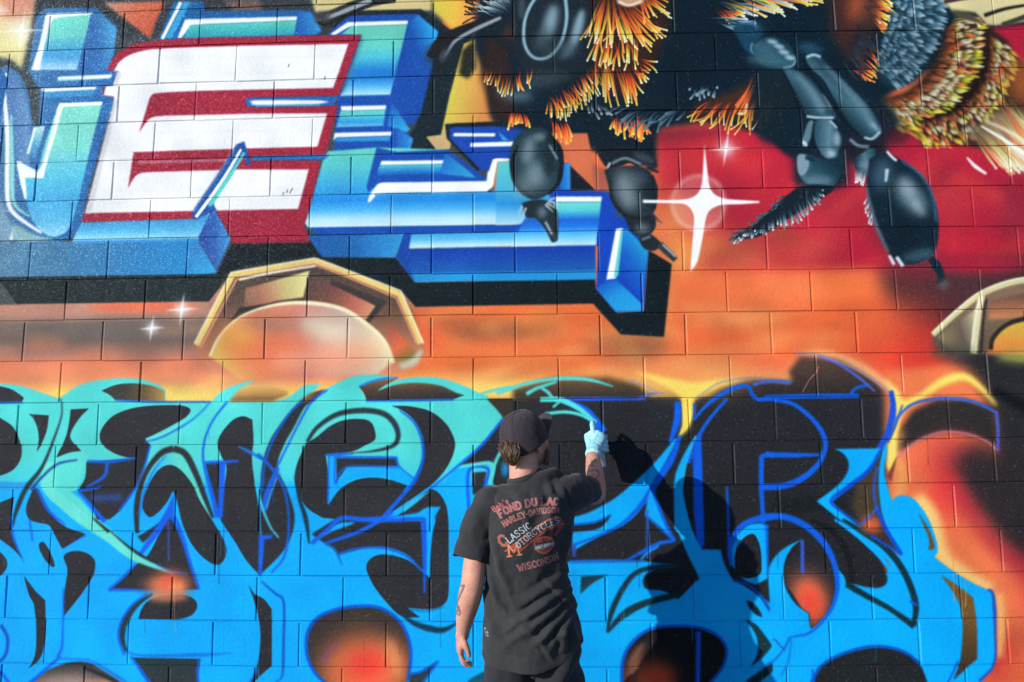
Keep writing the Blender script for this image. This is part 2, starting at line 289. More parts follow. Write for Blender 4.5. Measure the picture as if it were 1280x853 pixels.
def paint_mid_letters(k, rng):
    dk = '#0f1c26'
    # black drop shadow
    k.L('-60,338 5,338 272,338 293,297 389,297 405,318 496,320 520,351 745,349 746,362 772,393 805,391 812,315 841,333 838,360 830,424 776,420 742,381 520,382 506,366 434,336 395,321 291,336 262,371 22,371 4,345', '#0a1a20', .9)
    k.L('0,338 285,338 262,371 22,371', '#1f2c2e', 1.2, .75)
    k.L('395,20 412,32 440,11 532,10 572,38 600,30 592,52 583,62 566,120 555,168 537,170 551,189 498,191 524,155 540,80', '#10222a', .8)
    # upper blue piece
    k.L('204,43 223,-4 260,-4 262,9 385,9 396,12 408,36 400,41 240,44', '#135da0', .7)
    k.S('232,-3 208,43', 4.5, '#f0f8fa'); k.S('240,-3 216,42', 7, '#2f9fd4', 1)
    k.L('237,18.5 378,17 377,22 245,26 232,42 227,42', '#f4fafa', .6); k.L('243,26 377,22 373,40 234,43', V(22,42,'#64d0bc','#3fb8b8','#2a9ab4'), .8)
    k.L('378,12 394,12 407,35 398,40 375,40', G(376,30,404,24,'#1a58a8','#2f94d2'), 1)
    k.L('415,40 441,17 528,16 553,38 546,80 530,140 523,153 505,156 520,172 515,190 420,190 426,120', '#0f4aa6', .7)
    k.L('418,40 440,25 516,24 515,29 442,31 424,41', '#f4fafa', .6)
    k.L('432,40 445,30 515,29 492,117 429,118 437,105 457,45 457,41', VS((29,'#68ccb6'),(55,'#62d0c4'),(70,'#46bcd4'),(86,'#187ccc'),(95,'#187ccc'),(106,'#54b4e8'),(115,'#aadef2'),(118,'#2a7ac0')), .7)
    k.L('515,29 528,17 553,38 545,82 520,110 498,116', G(505,70,552,52,'#0e49a8','#0f54b0','#22a0de'), 1.2)
    k.L('457,42 461,46 436,112 430,116', '#3c8c8a', 1.5, .6)
    k.L('430,130 487,129.5 486,135 431,136', '#f4fafa', .6); k.L('430,136 486,135 483,155 424,156', VS((136,'#68d4c0'),(143,'#4cc0d0'),(150,'#2c9ce0'),(156,'#7ac4ea')), .7)
    k.L('494,125 516,160 512,164 488,155', G(490,135,512,160,'#1460b4','#2fa8dc'), 1)
    k.L('422,163 494,162.5 492,167.5 424,169 420,173', '#f4fafa', .6); k.L('425,169 492,168 490,174 422,174', '#2f90d4', 1)
    k.L('499,157 520,172 515,190 497,190', G(497,175,520,175,'#1252b0','#2f9ad8'), 1)
    # tan patch
    k.L('585,54 602,48 613,95 626,154 566,153 560,170 552,189 537,170 555,168 566,120', G(568,110,622,115,'#d8c850','#e0a850','#dc8248'), 1.2)
    k.L('562,152 572,152 566,185 552,189 537,170 556,168', '#cfae7c', 1.2)
    k.L('545,-4 605,-4 600,30 572,36 548,14', G(545,5,602,15,'#d8cc50','#e8c048','#f08c50'), 2)
    # body of the L
    k.L('406,200 413,186 474,182 560,186 612,226 612,240 640,232 702,240 702,281 388,282 383,275 388,262', VS((184,'#62d0c0'),(205,'#55c8cc'),(228,'#38a8dc'),(248,'#1c8ade'),(260,'#4cb2ea'),(271,'#b4e2f2'),(280,'#cfecf2')), .7)
    k.L('388,281 702,281 702,291 512,291 400,291 386,281', '#0e4cae', .6); k.L('474,182 500,188 562,186 600,214 613,225 613,228 475,228 463,238 461,230', '#0f4aa8', .7)
    k.L('480,199 560,199 557,204 478,204.5', '#f4fafa', .6); k.L('478,204 557,204 553,216 474,217', V(204,217,'#54c4c8','#2a8ccc','#1058b4'), .8)
    k.L('560,190 590,214 598,222 553,216', G(560,200,592,216,'#1a70c0','#2fa4dc'), 1.2)
    k.P('462,250* 465,241 475,228* 480,226* 611,226* 613,213 617,198* 642,196* 642,201 625,202* 621,222 619,233 611,239* 482,239.5 472,243 465,250', '#f8fafa', .6)
    k.L('625,203 662,198 690,240 690,281 622,281 622,236', VS((200,'#5cc8c4'),(236,'#48b4d4'),(255,'#2494dc'),(270,'#7cc8ec'),(281,'#b8e2f0')), 1.2); k.S('640,288 655,284 668,272', [9,8,3], '#0e4cb4', 1.5)
    k.L('386,290 509,290 496,320 405,318 398,310', G(395,300,505,310,'#165aa4','#1c68b0','#2f98d4'), .8)
    k.L('507,290 516,290 513,310 640,308 746,308 746,351 520,351 497,321', VS((290,'#1048a8'),(312,'#0e3fa8'),(338,'#155aac'),(342,'#1f90d0'),(350,'#1f94d4')), .8)
    k.L('507,289 518,289 512,330 520,351 498,321', '#0f46a4', .8)
    k.L('516,291 746,289 746,307 513,309', VS((290,'#3aa6e0'),(298,'#5cbcea'),(305,'#b8e6f4'),(309,'#c8ecf4')), .7)
    # right piece with two bars
    k.L('560,154 640,151 660,158 660,190 625,197 612,200 600,214 562,172', '#0e1e28', .8)
    k.L('566,160 573,158 660,158 660,200 620,197 614,214 604,212 566,172', '#1244a8', .7)
    k.L('571,165.5 623,166.5 622,170.5 570,169.5', '#f4fafa', .6); k.L('592,178 650,177 650,183 591,183', '#f4fafa', .6); k.L('626,164 640,176 632,176', '#2f9ad0', 1)
    # block at the right end
    k.L('690,205 716,205 716,239 762,239 785,275 812,314 805,391 770,392 746,362 750,309 697,309 690,260', '#0d42b0', .7)
    k.L('700,205 716,205 716,238 703,238', G(700,220,716,220,'#1460c0','#2a98dc'), 1); k.L('716,208 747,239 716,239', dk, .7)
    k.L('697,246.5 755,247.5 754,254 697,253.5', '#f8fafa', .6)
    k.L('697,254 754,254 747,308 640,308 660,270', VS((254,'#70dac8'),(264,'#50c4d0'),(276,'#1460c8'),(284,'#1a74da'),(295,'#5cc0ee'),(307,'#c4eaf4')), .8)
    k.L('785,288 812,315 804,377 772,350 781,289', G(776,345,812,320,'#0e44b4','#1464c4','#1c9cd4'), 1)
    k.L('772,288 780.5,287 771,350 759,351.5', '#f8fafa', .6); k.L('778,290 781,287 774,346 768,350', '#58cac8', .7)
    k.L('759,353 772,352 803,382 803,391 770,391 746,362', G(760,352,780,391,'#1258c0','#1c92d8','#1f9cdc'), 1)
def paint_E(k, rng):
    # red and white E
    k.P('138,81* 150,62 170,50 200,45 260,42 457,41* 428,117* 320,117* 320,129* 427,129* 410,190* 318,191* 318,196* 396,197* 404,201 400,214 387,263 382,278* 389,297* 293,298* 272,258* 245,268* 104,270* 108,258* 122,213* 147,125* 147,114* 132,112* 136,101* 146,100* 152,81*', V(42,298,'#a01f38','#9c2239'), .6)
    k.P('147,82* 156,69 176,59 210,54.5 300,52.5* 441,52* 421,107* 250,108* 205,110 193,114 186,134 177.5,160* 186,147 194,140.5 210,138.5* 320,137.5* 413,138.5* 400,180* 320,181* 182,183.5 171,186 167,205 162.5,229* 171,215 181,209.5 205,208.5* 300,207* 389,208.5* 375,257.5* 109,259* 122,213* 147,125* 147,114* 134,112* 137,101* 147,100* 153,82*', '#f2f4f6', .6)
    k.L('147,118 152,118 128,213 116,259 109,259 122,213', '#cfd4d8', 1.5); k.L('152,82 157,86 149,103 145,101', '#cfd4dc', 1.2)
    for y, x0, x1 in ((68,200,420),(87,180,430),(160,200,400),(196,175,300),(232,140,370),(245,130,360)): k.S(f'{x0},{y} {x1},{y-1}', 2, '#e2e6ea', 1.5, .7)
    for x, y in ((356,240),(361,237),(365,238),(367,235),(410,96),(365,80)): k.S(f'{x},{y} {x+1.5},{y-4}', 1.1, '#50585c', .3)
    k.L('312,118 428,117 420,129 314,129 311,124', '#1d63b2', .7); k.P('322,121 407,122.5 404,126.5 325,127 320,124', '#f0f8fa', .6); k.S('324,128 404,128', 1.5, '#49b0d8', .5)
    k.L('318,191 415,190 410,196 318,196', '#1f6cb4', .7)
    k.P('299,176* 309,172* 317,200* 311,203* 306,191 290,218 270,244 273,258* 262,262 248,269* 242,265* 246,254 275,212', '#164c9e', .6)
    k.S('305,182 280,222 247,266', [3,5,4], '#f4fafa', .5); k.S('309,186 290,215 264,252', [3,5,5], '#58cfc6', .6)
    k.S('297,180 270,220 243,258', 3, '#c8ccd4', 2, .5)
    k.L('290,296 388,297 388,300 290,300', '#9a2038', 1)
def paint_bee(k, rng):
    D = '#051c29'
    k.P('598,60* 600,22 612,-30* 1010,-30* 1300,-30* 1300,60 1180,90 1110,130 1090,160* 1000,200 960,175 900,158 850,160 826,168 822,215 800,205 745,190 715,170 690,175 650,160 620,150 612,100', D, 3)
    k.L('800,-10 860,-10 1000,20 1000,130 850,150 822,120', '#041a28', 6)
    k.L('612,40 640,60 650,160 622,150 606,95', '#2a1e1c', 4)
    k.L('1040,-10 1110,-10 1095,60 1070,90 1045,50', '#3a2220', 6); k.blob(1085,15,18,22,'#d06030',.8)
    # background gaps
    k.L('686,168 738,168 742,190 756,230 746,236 716,206 700,190', '#d06c48', 1.2)
    k.L('742,205 760,214 770,240 748,240', '#b05c48', 2)
    # antenna and arm
    k.S('402,22 425,14 455,3 500,-6', [10,13,13,12], '#22282c', 1); k.S('412,20 440,10 470,-2', [4,6,6], '#98a0a6', 1.2); k.blob(409,19,10,6,'#3a4044',1,-20)
    k.S('405,24 412,28 440,16 470,4', [3,5,5,3],'#14181a',1)
    k.S('545,72 556,54 580,40 632,22', [16,16,14,10], '#15181c', 1); k.S('562,68 575,50 600,36 632,22', [3,4,5,4], '#93a0ac', 1); k.blob(552,68,13,14,'#14181c',.95); k.blob(560,68,5,9,'#59646c',.6,30)
    k.L('583,62 598,50 600,84 590,98 578,92', '#22241f', 2)
    # white fur top
    hair(k, rng, '632,18 645,16 660,12', '600,10 618,-2 640,-10', 26, 1.6, [('#0c1c26','#59707c','#c8d8de')], 4); hair(k, rng, '604,20 604,0','592,20 590,-4', 14, 2, [('#14181a','#14181a')], 3)
    # head
    k.P('648,-20* 640,30 648,70 668,95 700,105 735,90 742,40 742,-20*', '#13222c', 3)
    k.S('712,-10 714,25 706,55 690,72 672,72 661,55 662,25 674,0 690,-12', [4,4.5,4,4,4,4,4,4,3], '#8fb4c4', .8)
    k.blob(694,28,8,22,'#93b4c2',.85,15); k.blob(684,46,8,14,'#4a626f',.7,20); k.blob(728,36,6,24,'#9cbccb',.85,16); k.S('726,44 716,64 706,74', [6,9,4], '#6f94a6', 3, .6); k.blob(716,62,10,10,'#54697a',.6); k.blob(658,10,5,14,'#4a606c',.6)
    k.blob(690,60,20,14,'#33474f',.6); k.blob(685,100,30,10,'#3c4c54',.6,-10)
    k.blob(648,118,22,9,'#5a707c',.8,10); k.blob(645,110,18,6,'#24303a',.9); k.blob(640,42,8,10,'#5a3020',.6)
    # fur collars
    for (b, t, n) in (('668,84 655,88 640,92 625,90 612,80','664,104 654,112 640,118 624,108 606,104',46), ('690,126 704,118 722,104 738,86 752,72','688,148 706,150 730,136 752,114 760,95',70), ('690,120 715,106 735,88','700,142 725,130 748,104',40)):
        hair(k, rng, b, t, int(n*.6), 2.4, YO, 3)
    k.P('742,-10* 745,50 752,100 775,120 800,120 822,80 840,40 842,-10*', '#3a1e14', 5, .8)
    hair(k, rng, '758,60 770,75 790,85 808,75','752,110 772,128 796,130 822,84', 44, 2.8, YO, 5)
    hair(k, rng, '760,40 775,50 800,45','744,72 775,88 806,72', 36, 2.8, YO, 5)
    hair(k, rng, '766,-12 772,-12','738,52 760,58 785,52', 30, 2.6, YO, 6); hair(k, rng, '775,0 790,5','790,48 815,60 838,34', 34, 3, YO, 5)
    hair(k, rng, '800,-8 815,-4','812,26 840,16 842,0', 26, 2.4, YO, 4)
    k.P('776,-8* 778,6 792,10 810,6 814,-8*', '#c09a78', 1.5); k.S('779,4 792,9 808,4', 3, '#f0dcc0', 1)
    hair(k, rng, '642,138 655,140 664,142','640,158 654,156 668,158', 14, 3, OR, 2); hair(k, rng, '694,152 706,152 714,156','700,172 710,176 722,172', 16, 3, OR, 3)
    hair(k, rng, '772,148 790,150 812,152','770,164 796,172 818,168', 26, 3, OR, 3); hair(k, rng, '800,142 812,150','804,176 806,176', 8, 3, OR, 2)
    hair(k, rng, '790,134 830,140 870,130','770,148 800,160 850,150', 20, 3, [('#0a1824','#284858','#5a7a8c')], 6)
    hair(k, rng, '740,128 760,136','748,142 772,150', 8, 3, [('#0a1824','#4a5a68','#9aa4ac')], 4)
    # right forearm fur
    k.P('858,152* 880,132 920,118 958,100 985,112 984,140 960,160 900,150', '#4c2a1c', 5, .9)
    hair(k, rng, '890,130 920,126 955,118 982,108','862,155 905,164 945,162 975,150', 40, 2.4, YO+OR, 5, .2)
    hair(k, rng, '942,98 958,96','926,142 930,150', 5, 3, [('#e84a28','#f07a3c')], 3); k.S('926,146 935,146 938,134', 2.5, '#f0ecb0', .8)
    hair(k, rng, '872,112 905,112','868,124 900,122', 14, 3, [('#0a1824','#3a5868','#8aa0b0')], 4)
    # top fur
    hair(k, rng, '905,10 930,-4 960,-6','940,22 990,14 1034,6', 44, 2.6, [('#2a2a20','#b8b838','#f4f4c8'),('#20302c','#6a8ca0','#e8eef0'),('#40201a','#e06c34','#f0e068')], 5)
    hair(k, rng, '900,12 920,18','920,36 938,20', 18, 2.6, YO, 4); hair(k, rng, '898,30 920,32','934,34 956,40', 14, 3, BG, 5)
    k.blob(940,38,12,5,'#3a6880',.6); k.blob(948,46,10,16,'#2c5c74',.6,25)
    hair(k, rng, '1090,-6 1090,20 1094,34','1122,4 1114,32 1112,50', 40, 3, YO+OR, 4); hair(k, rng, '1098,64 1075,86 1062,96','1108,84 1096,104 1090,112', 18, 2.4, OR, 3)
    hair(k, rng, '1060,70 1080,40','1086,100 1100,50', 20, 3, [('#0a1824','#2c3c48','#4a3030')], 6)
    # blue grey fur rings
    k.P('1140,-20* 1136,30 1112,70 1102,100 1118,116 1150,108 1172,70 1188,20 1184,-20*', '#16303e', 3)
    for (b, t, n) in (('1124,-8 1122,20 1112,50 1100,80','1152,-2 1146,34 1134,66 1110,94',44), ('1150,-8 1146,28 1130,66 1098,92','1188,0 1184,42 1164,82 1126,120',52)):
        tufts(k, rng, b, t, [BG,BG,BG], n, 4.2)
    k.L('1086,-8 1108,-8 1100,60 1084,90 1070,60', '#18202a', 5, .5)
    # abdomen
    k.P('1195,40* 1215,28 1235,32 1262,55 1282,84 1300,90* 1300,215* 1262,205 1215,190 1150,178 1118,160 1100,135 1140,120 1170,90', '#2e201a', 3)
    k.P('1188,44* 1232,36 1234,80 1206,128 1140,166 1104,146 1150,118 1176,86', '#3c2418', 4, .9); k.P('1240,56* 1276,80 1264,112 1244,150 1214,184 1150,184 1196,152 1226,120', '#3a2218', 4, .9)
    tufts(k, rng, '1238,52 1240,86 1224,122 1196,148 1140,164', '1278,78 1268,110 1246,150 1222,180 1160,196', [R1,R2,R2,R3], 46, 4.4)
    k.S('1240,50 1236,90 1216,126 1186,146 1130,164', [7,11,12,11,5], '#170e0c', 2.6, .9)
    tufts(k, rng, '1190,42 1184,80 1166,108 1138,126 1096,136', '1234,36 1232,80 1210,122 1186,146 1124,172', [R1,R2,R2,R3], 46, 4.4)
    tufts(k, rng, '1100,136 1110,148 1120,156', '1142,158 1150,172 1168,190', [R1,R2,R3], 18, 4.0)
    k.P('1226,172* 1250,150 1300,150* 1300,230* 1262,212', '#9a8468', 5, .9); k.blob(1285,110,20,30,'#b8602f',.8); k.blob(1228,176,14,12,'#55504c',.8)
    hair(k, rng, '1262,130 1246,150 1215,178','1296,178 1296,220 1250,216', 46, 3.2, [('#8a6a4c','#d8c8a4','#f4f0dc'),('#7a4a30','#dc7a48','#e8c080'),('#6a6038','#b8b858','#ecebc0')], 5, .05, .8)
    hair(k, rng, '1194,34 1222,26','1224,30 1236,40', 18, 3, R3, 2)
    k.S('1230,166 1262,186 1300,214', [2,5,6], '#f2f2e0', 1.2); k.S('1236,160 1262,172 1300,196', [2,4,5], '#ecebc0', 1.4); k.S('1212,205 1222,216 1236,226', [2,5,3], '#eef2ec', 1)
    # wing
    k.L('1186,-20 1300,-20 1300,34 1258,40 1240,40 1225,24 1196,22 1182,4', '#d8cc98', 1.5)
    k.S('1186,10 1230,4 1290,2', [5,4,4], '#3a2a2a', .8); k.S('1236,28 1262,20 1300,14', [5,4,3], '#241c1c', .8); k.S('1222,-6 1232,4', 4, '#2a2020', .8); k.S('1258,40 1276,34 1300,26', [6,6,8], '#3a3c30', 1); k.L('1195,20 1220,24 1238,40 1222,36 1200,30','#4c4638',2)
    k.L('1244,44 1300,38 1300,82 1280,84 1262,58', '#b01c38', 2)
    # legs on the right
    k.P('940,90* 1000,84 1060,96 1112,134 1128,160 1112,184 1112,206 1092,214 1064,206 1060,238 1000,238 994,206 980,188 950,172', '#0a1f2c', 4, .92); k.blob(1080,200,26,16,'#1c1c28',.8); k.blob(1120,178,22,10,'#241a26',.7)
    LM = lambda t, a, b, c2='#3c6474': k.P(t, G(*a, *b, '#0a2634', c2, '#0c2a38'), 1.0)
    k.P('922,38 940,34 958,42 952,54 944,58 946,72 936,66 928,52', '#123f58', 1.4); k.S('946,58 944,66 948,72', 3, '#4f88a4', 1)
    LM('946,64 955,55 968,50 985,54 996,66 1000,80 996,88 980,91 962,88 950,78', (955,92), (980,52), '#2f5a6c')
    for x, y in ((971,57),(979,63),(985,70),(993,77)): k.blob(x,y,7,3,'#a8c4d0',.85,12)
    k.blob(960,80,22,7,'#4c7484',.6,8); k.blob(962,66,12,7,'#3c6476',.6); k.S('984,90 996,87 1000,80', 2.5, '#6f94a4', 1)
    LM('1012,78 1020,74 1032,77 1046,92 1070,118 1092,142 1105,165 1106,172 1098,180 1088,181 1074,172 1060,152 1046,128 1034,106 1020,92', (1046,146), (1076,116))
    k.blob(1018,66,16,7,'#22546a',.7,10); k.S('1013,77 1022,74 1031,77', 3.5, '#9cbcca', 1); k.S('1036,88 1060,114 1086,146 1096,168', [4,8,12,7], '#7ea0b0', 2.5, .5); k.S('1084,178 1094,180 1104,171', 3, '#a4c0cc', 1); k.S('1094,160 1102,170', 4, '#a8c4d0', 1.5, .6)
    LM('984,92 1000,92 1018,104 1034,124 1046,143 1050,152 1046,155 1030,155 1012,151 1008,140 998,120', (998,136), (1030,112))
    k.S('1000,98 1018,118 1034,144', [4,10,11], '#86a8b6', 2.4, .55); k.S('1012,151 1028,153 1046,153', 3, '#b4ccd6', 1.1); k.S('1034,124 1044,142', 2.5, '#a8c2ce', 1.4, .7)
    k.P('1014,158 1021,158 1018,176 1010,188 1006,184', '#5b7f8e', 1); k.S('1008,182 1012,188', 3.5, '#d4e2e8', .8)
    k.P('1000,206 1010,198 1030,204 1046,203 1056,196 1057,215 1050,232 1040,240 1020,238 1004,228', G(1010,235,1046,205,'#3c6272','#234858','#0c2a38'), 1); k.P('1000,200 1010,199 1015,210 1008,224 1001,222', '#7d97a4', 1.2); k.blob(1026,232,18,7,'#7896a4',.6); k.S('1010,202 1022,206', 5, '#0d3446', 1)
    k.P('1024,156 1042,157 1052,170 1055,186 1048,200 1038,204 1028,196 1022,180', G(1024,180,1056,182,'#2c5262','#5f8494','#1c4050'), 1); k.blob(1050,180,4,9,'#b0c8d2',.7); k.blob(1043,198,6,4,'#b8d0da',.8,20); k.S('1041,156 1050,166', 2.5, '#a8c2ce', .9)
    for a in ('983,93 990,108 1004,142 1010,152','1006,80 1016,94 1040,130 1060,158 1078,176','1021,160 1019,180 1028,198'): k.S(a, 2.5, '#041420', 1, .8)
    k.P('998,240* 1020,236 1046,240 1032,252 1012,264 985,280 950,300 912,304* 945,286 970,262', '#10202c', 1.2)
    hair(k, rng, '925,298 960,282 1000,256 1030,242','916,306 958,294 1002,280 1036,244', 46, 2.4, [('#14222c','#4a5c68','#e4ecf0'),('#10202a','#34505e','#8ea6b2')], 2)
    hair(k, rng, '930,296 965,270 990,248','914,300 955,274 980,250', 26, 2, [('#0c1a24','#1c3440','#54707c')], 2)
    # second leg, with the big dark tip
    k.P('1072,205 1084,196 1096,192 1097,208 1090,222 1080,226 1072,216', G(1072,210,1098,206,'#0e2c3a','#4c7282','#1c4250'), 1.2); k.S('1066,180 1076,188 1090,190', 4, '#6a8694', 1); k.blob(1084,214,8,7,'#7a929e',.7)
    hair(k, rng, '1074,216 1088,218','1074,234 1084,238', 10, 2.4, [('#24343e','#8a9aa4','#dfe8ec')], 2)
    k.P('1090,205* 1108,198 1128,206 1152,224 1166,246 1174,272 1175,300 1170,322 1160,332 1140,338 1122,334 1110,318 1098,290 1090,262 1086,236', '#0d2230', 1.2)
    k.blob(1106,225,12,20,'#4a6f86',.75,10); k.S('1112,218 1110,234', [5,3], '#c4d4e0', 1.2); k.blob(1142,254,13,26,'#93adbb',.8,-35); k.blob(1150,268,6,12,'#c4d4dc',.4,-35); k.blob(1136,240,8,14,'#a0b4c0',.5,-30); k.S('1130,208 1154,226 1168,252 1173,285', [2,3,3,3], '#2f6a88', 1.4)
    k.blob(1150,326,22,7,'#4c7080',.7,-10); k.blob(1130,300,26,26,'#0a1a26',.8); k.S('1086,238 1090,262 1098,290 1112,322', [2,4,4,3], '#5a7484', 1.4)
    hair(k, rng, '1088,250 1094,280','1084,262 1092,292', 9, 2.6, [('#24343e','#8a9aa4','#cdd8de')], 2); k.S('1113,326 1119,338',4,'#cfdae0',.8); k.S('1122,328 1130,340',4.5,'#cfdae0',.8)
    k.S('1164,330 1172,340 1178,354 1174,362', [8,12,9,6], '#0e2634', 1.2); k.blob(1180,364,7,6,'#5a5854',.8)
    k.S('1112,196 1118,203 1124,208',3,'#e8f0f4',.8)
    # front legs
    k.P('652,168 672,160 690,166 702,184 704,205 700,226 690,242 672,250 656,244 643,226 640,200 644,180', G(645,240,690,170,'#0f252e','#1f3c46','#1a3540'), 1.2)
    k.S('650,182 644,205 650,232 668,248', [3,5,5,3], '#0c161c', 1.2); k.S('690,168 704,190 702,226 688,244', [3,6,6,3], '#0a141a', 1.2); k.blob(664,188,8,18,'#a4b6c0',.6,12); k.blob(672,218,10,16,'#94a8b2',.55); k.blob(670,225,18,18,'#7d929c',.5); k.blob(655,235,12,14,'#a0b2ba',.35); k.blob(690,200,7,22,'#13222c',.8); k.S('686,172 700,186 706,206', 3, '#0f1e28', 1.2)
    k.blob(678,172,8,5,'#a6b8c2',.5); k.S('690,182 700,200',2.5,'#7f98a6',1)
    k.P('655,254* 672,250 688,252 698,262 700,280 699,300* 692,304 684,288 672,274 660,272', '#1a2a32', 1)
    k.blob(680,266,6,7,'#7a8e98',.7); k.S('683,276 690,290 697,302', [7,7,4], '#303c44', .9); k.S('684,278 692,294', 2, '#b4c4cc', .9)
    for a, b, c, d in ((655,258,650,268),(660,260,655,272),(686,254,698,262),(688,252,702,256),(690,250,700,248),(684,256,694,266)): k.S(f'{a},{b} {c},{d}', [3,1], '#bccad2', .6)
    k.P('748,190* 770,184 800,186 822,200* 824,212 812,206 800,212 790,206 770,214 760,210', '#141f28', 1.2); k.S('768,206 785,200 805,208', 3.5, '#6c808c', 1.2); k.S('762,212 766,205', 3, '#c0ccd4', .8); k.blob(808,200,14,5,'#4a5660',.6,25)
    k.P('758,214* 776,210 800,210 816,218 822,240 822,262 814,274 800,276 782,270 770,256 764,236', G(766,250,815,225,'#122028','#26363e','#0f1c26'), 1.2)
    k.S('766,226 768,250 784,272 806,276', [3,5,5,3], '#0a1218', 1.2); k.blob(784,238,13,22,'#a8b8c0',.6,-10); k.blob(790,256,10,10,'#7f919b',.5); k.blob(800,225,14,10,'#5c6c76',.5); k.S('818,222 823,240 820,264', 4, '#10202a', 1); k.S('812,212 826,218',3,'#14202a',.9)
    for a, b, c, d in ((772,264,775,274),(778,268,780,278),(776,268,770,272),(820,274,830,282),(818,270,824,276)): k.S(f'{a},{b} {c},{d}', [3,1], '#3c4850', .6)
    k.P('782,272* 800,276 818,270 822,284 814,296 800,298 790,290', '#18242c', 1); k.blob(805,288,9,7,'#74848e',.7)
    k.P('800,298* 812,294 822,300 828,308 820,316 808,314 802,306', '#1c262c', 1); k.S('804,302 815,298',3,'#64747e',.9)
    k.S('826,308 836,318 846,328', [9,9,7], '#2c3438', .9); k.S('830,308 846,324', 2.5, '#a0b0ba', .8)
def paint_stars(k, rng):
    k.fill(spline('910,257 900,281 876,291 852,281 842,257 852,233 876,223 900,233', True), '#f0d8c8', 1.5, .22)
    c = spline('910,257 900,281 876,291 852,281 842,257 852,233 876,223 900,233 910,257', False); k.S(c, 3.5, '#f4dcd8', 2.0, .5)
    k.P('884,183* 887,215 889,234 895,246 908,252 925,254 952,256* 952,258* 925,259.5 905,260 890,266 884,278 880,300 873,330 864,343* 867,310 870,280 868,268 860,259 845,257 806,256* 806,252* 840,253 862,252 874,246 880,234 882,212', '#fdfdfd', .7)
    for x, y, r, a in ((911,190,24,1),(228,381,22,.95),(190,404,17,.95),(33,30,34,.75)):
        k.blob(x,y,r*.28,r*.28,'#ffffff',a,0,.7); k.blob(x,y,r*.5,r*.5,'#ffffff',.3*a,0,.6)
        tilt = r*.16
        k.fill(np.array([(x-r,y+1),(x,y-1.6),(x+r,y-1),(x,y+1.6)]), '#ffffff', .6, a)
        k.fill(np.array([(x+tilt,y-r),(x+1.6,y),(x-tilt,y+r),(x-1.6,y)]), '#ffffff', .6, a)
TL, BL, DB, NB = '#50d8d2', '#00acfa', '#0a5ee0', '#0a4cca'
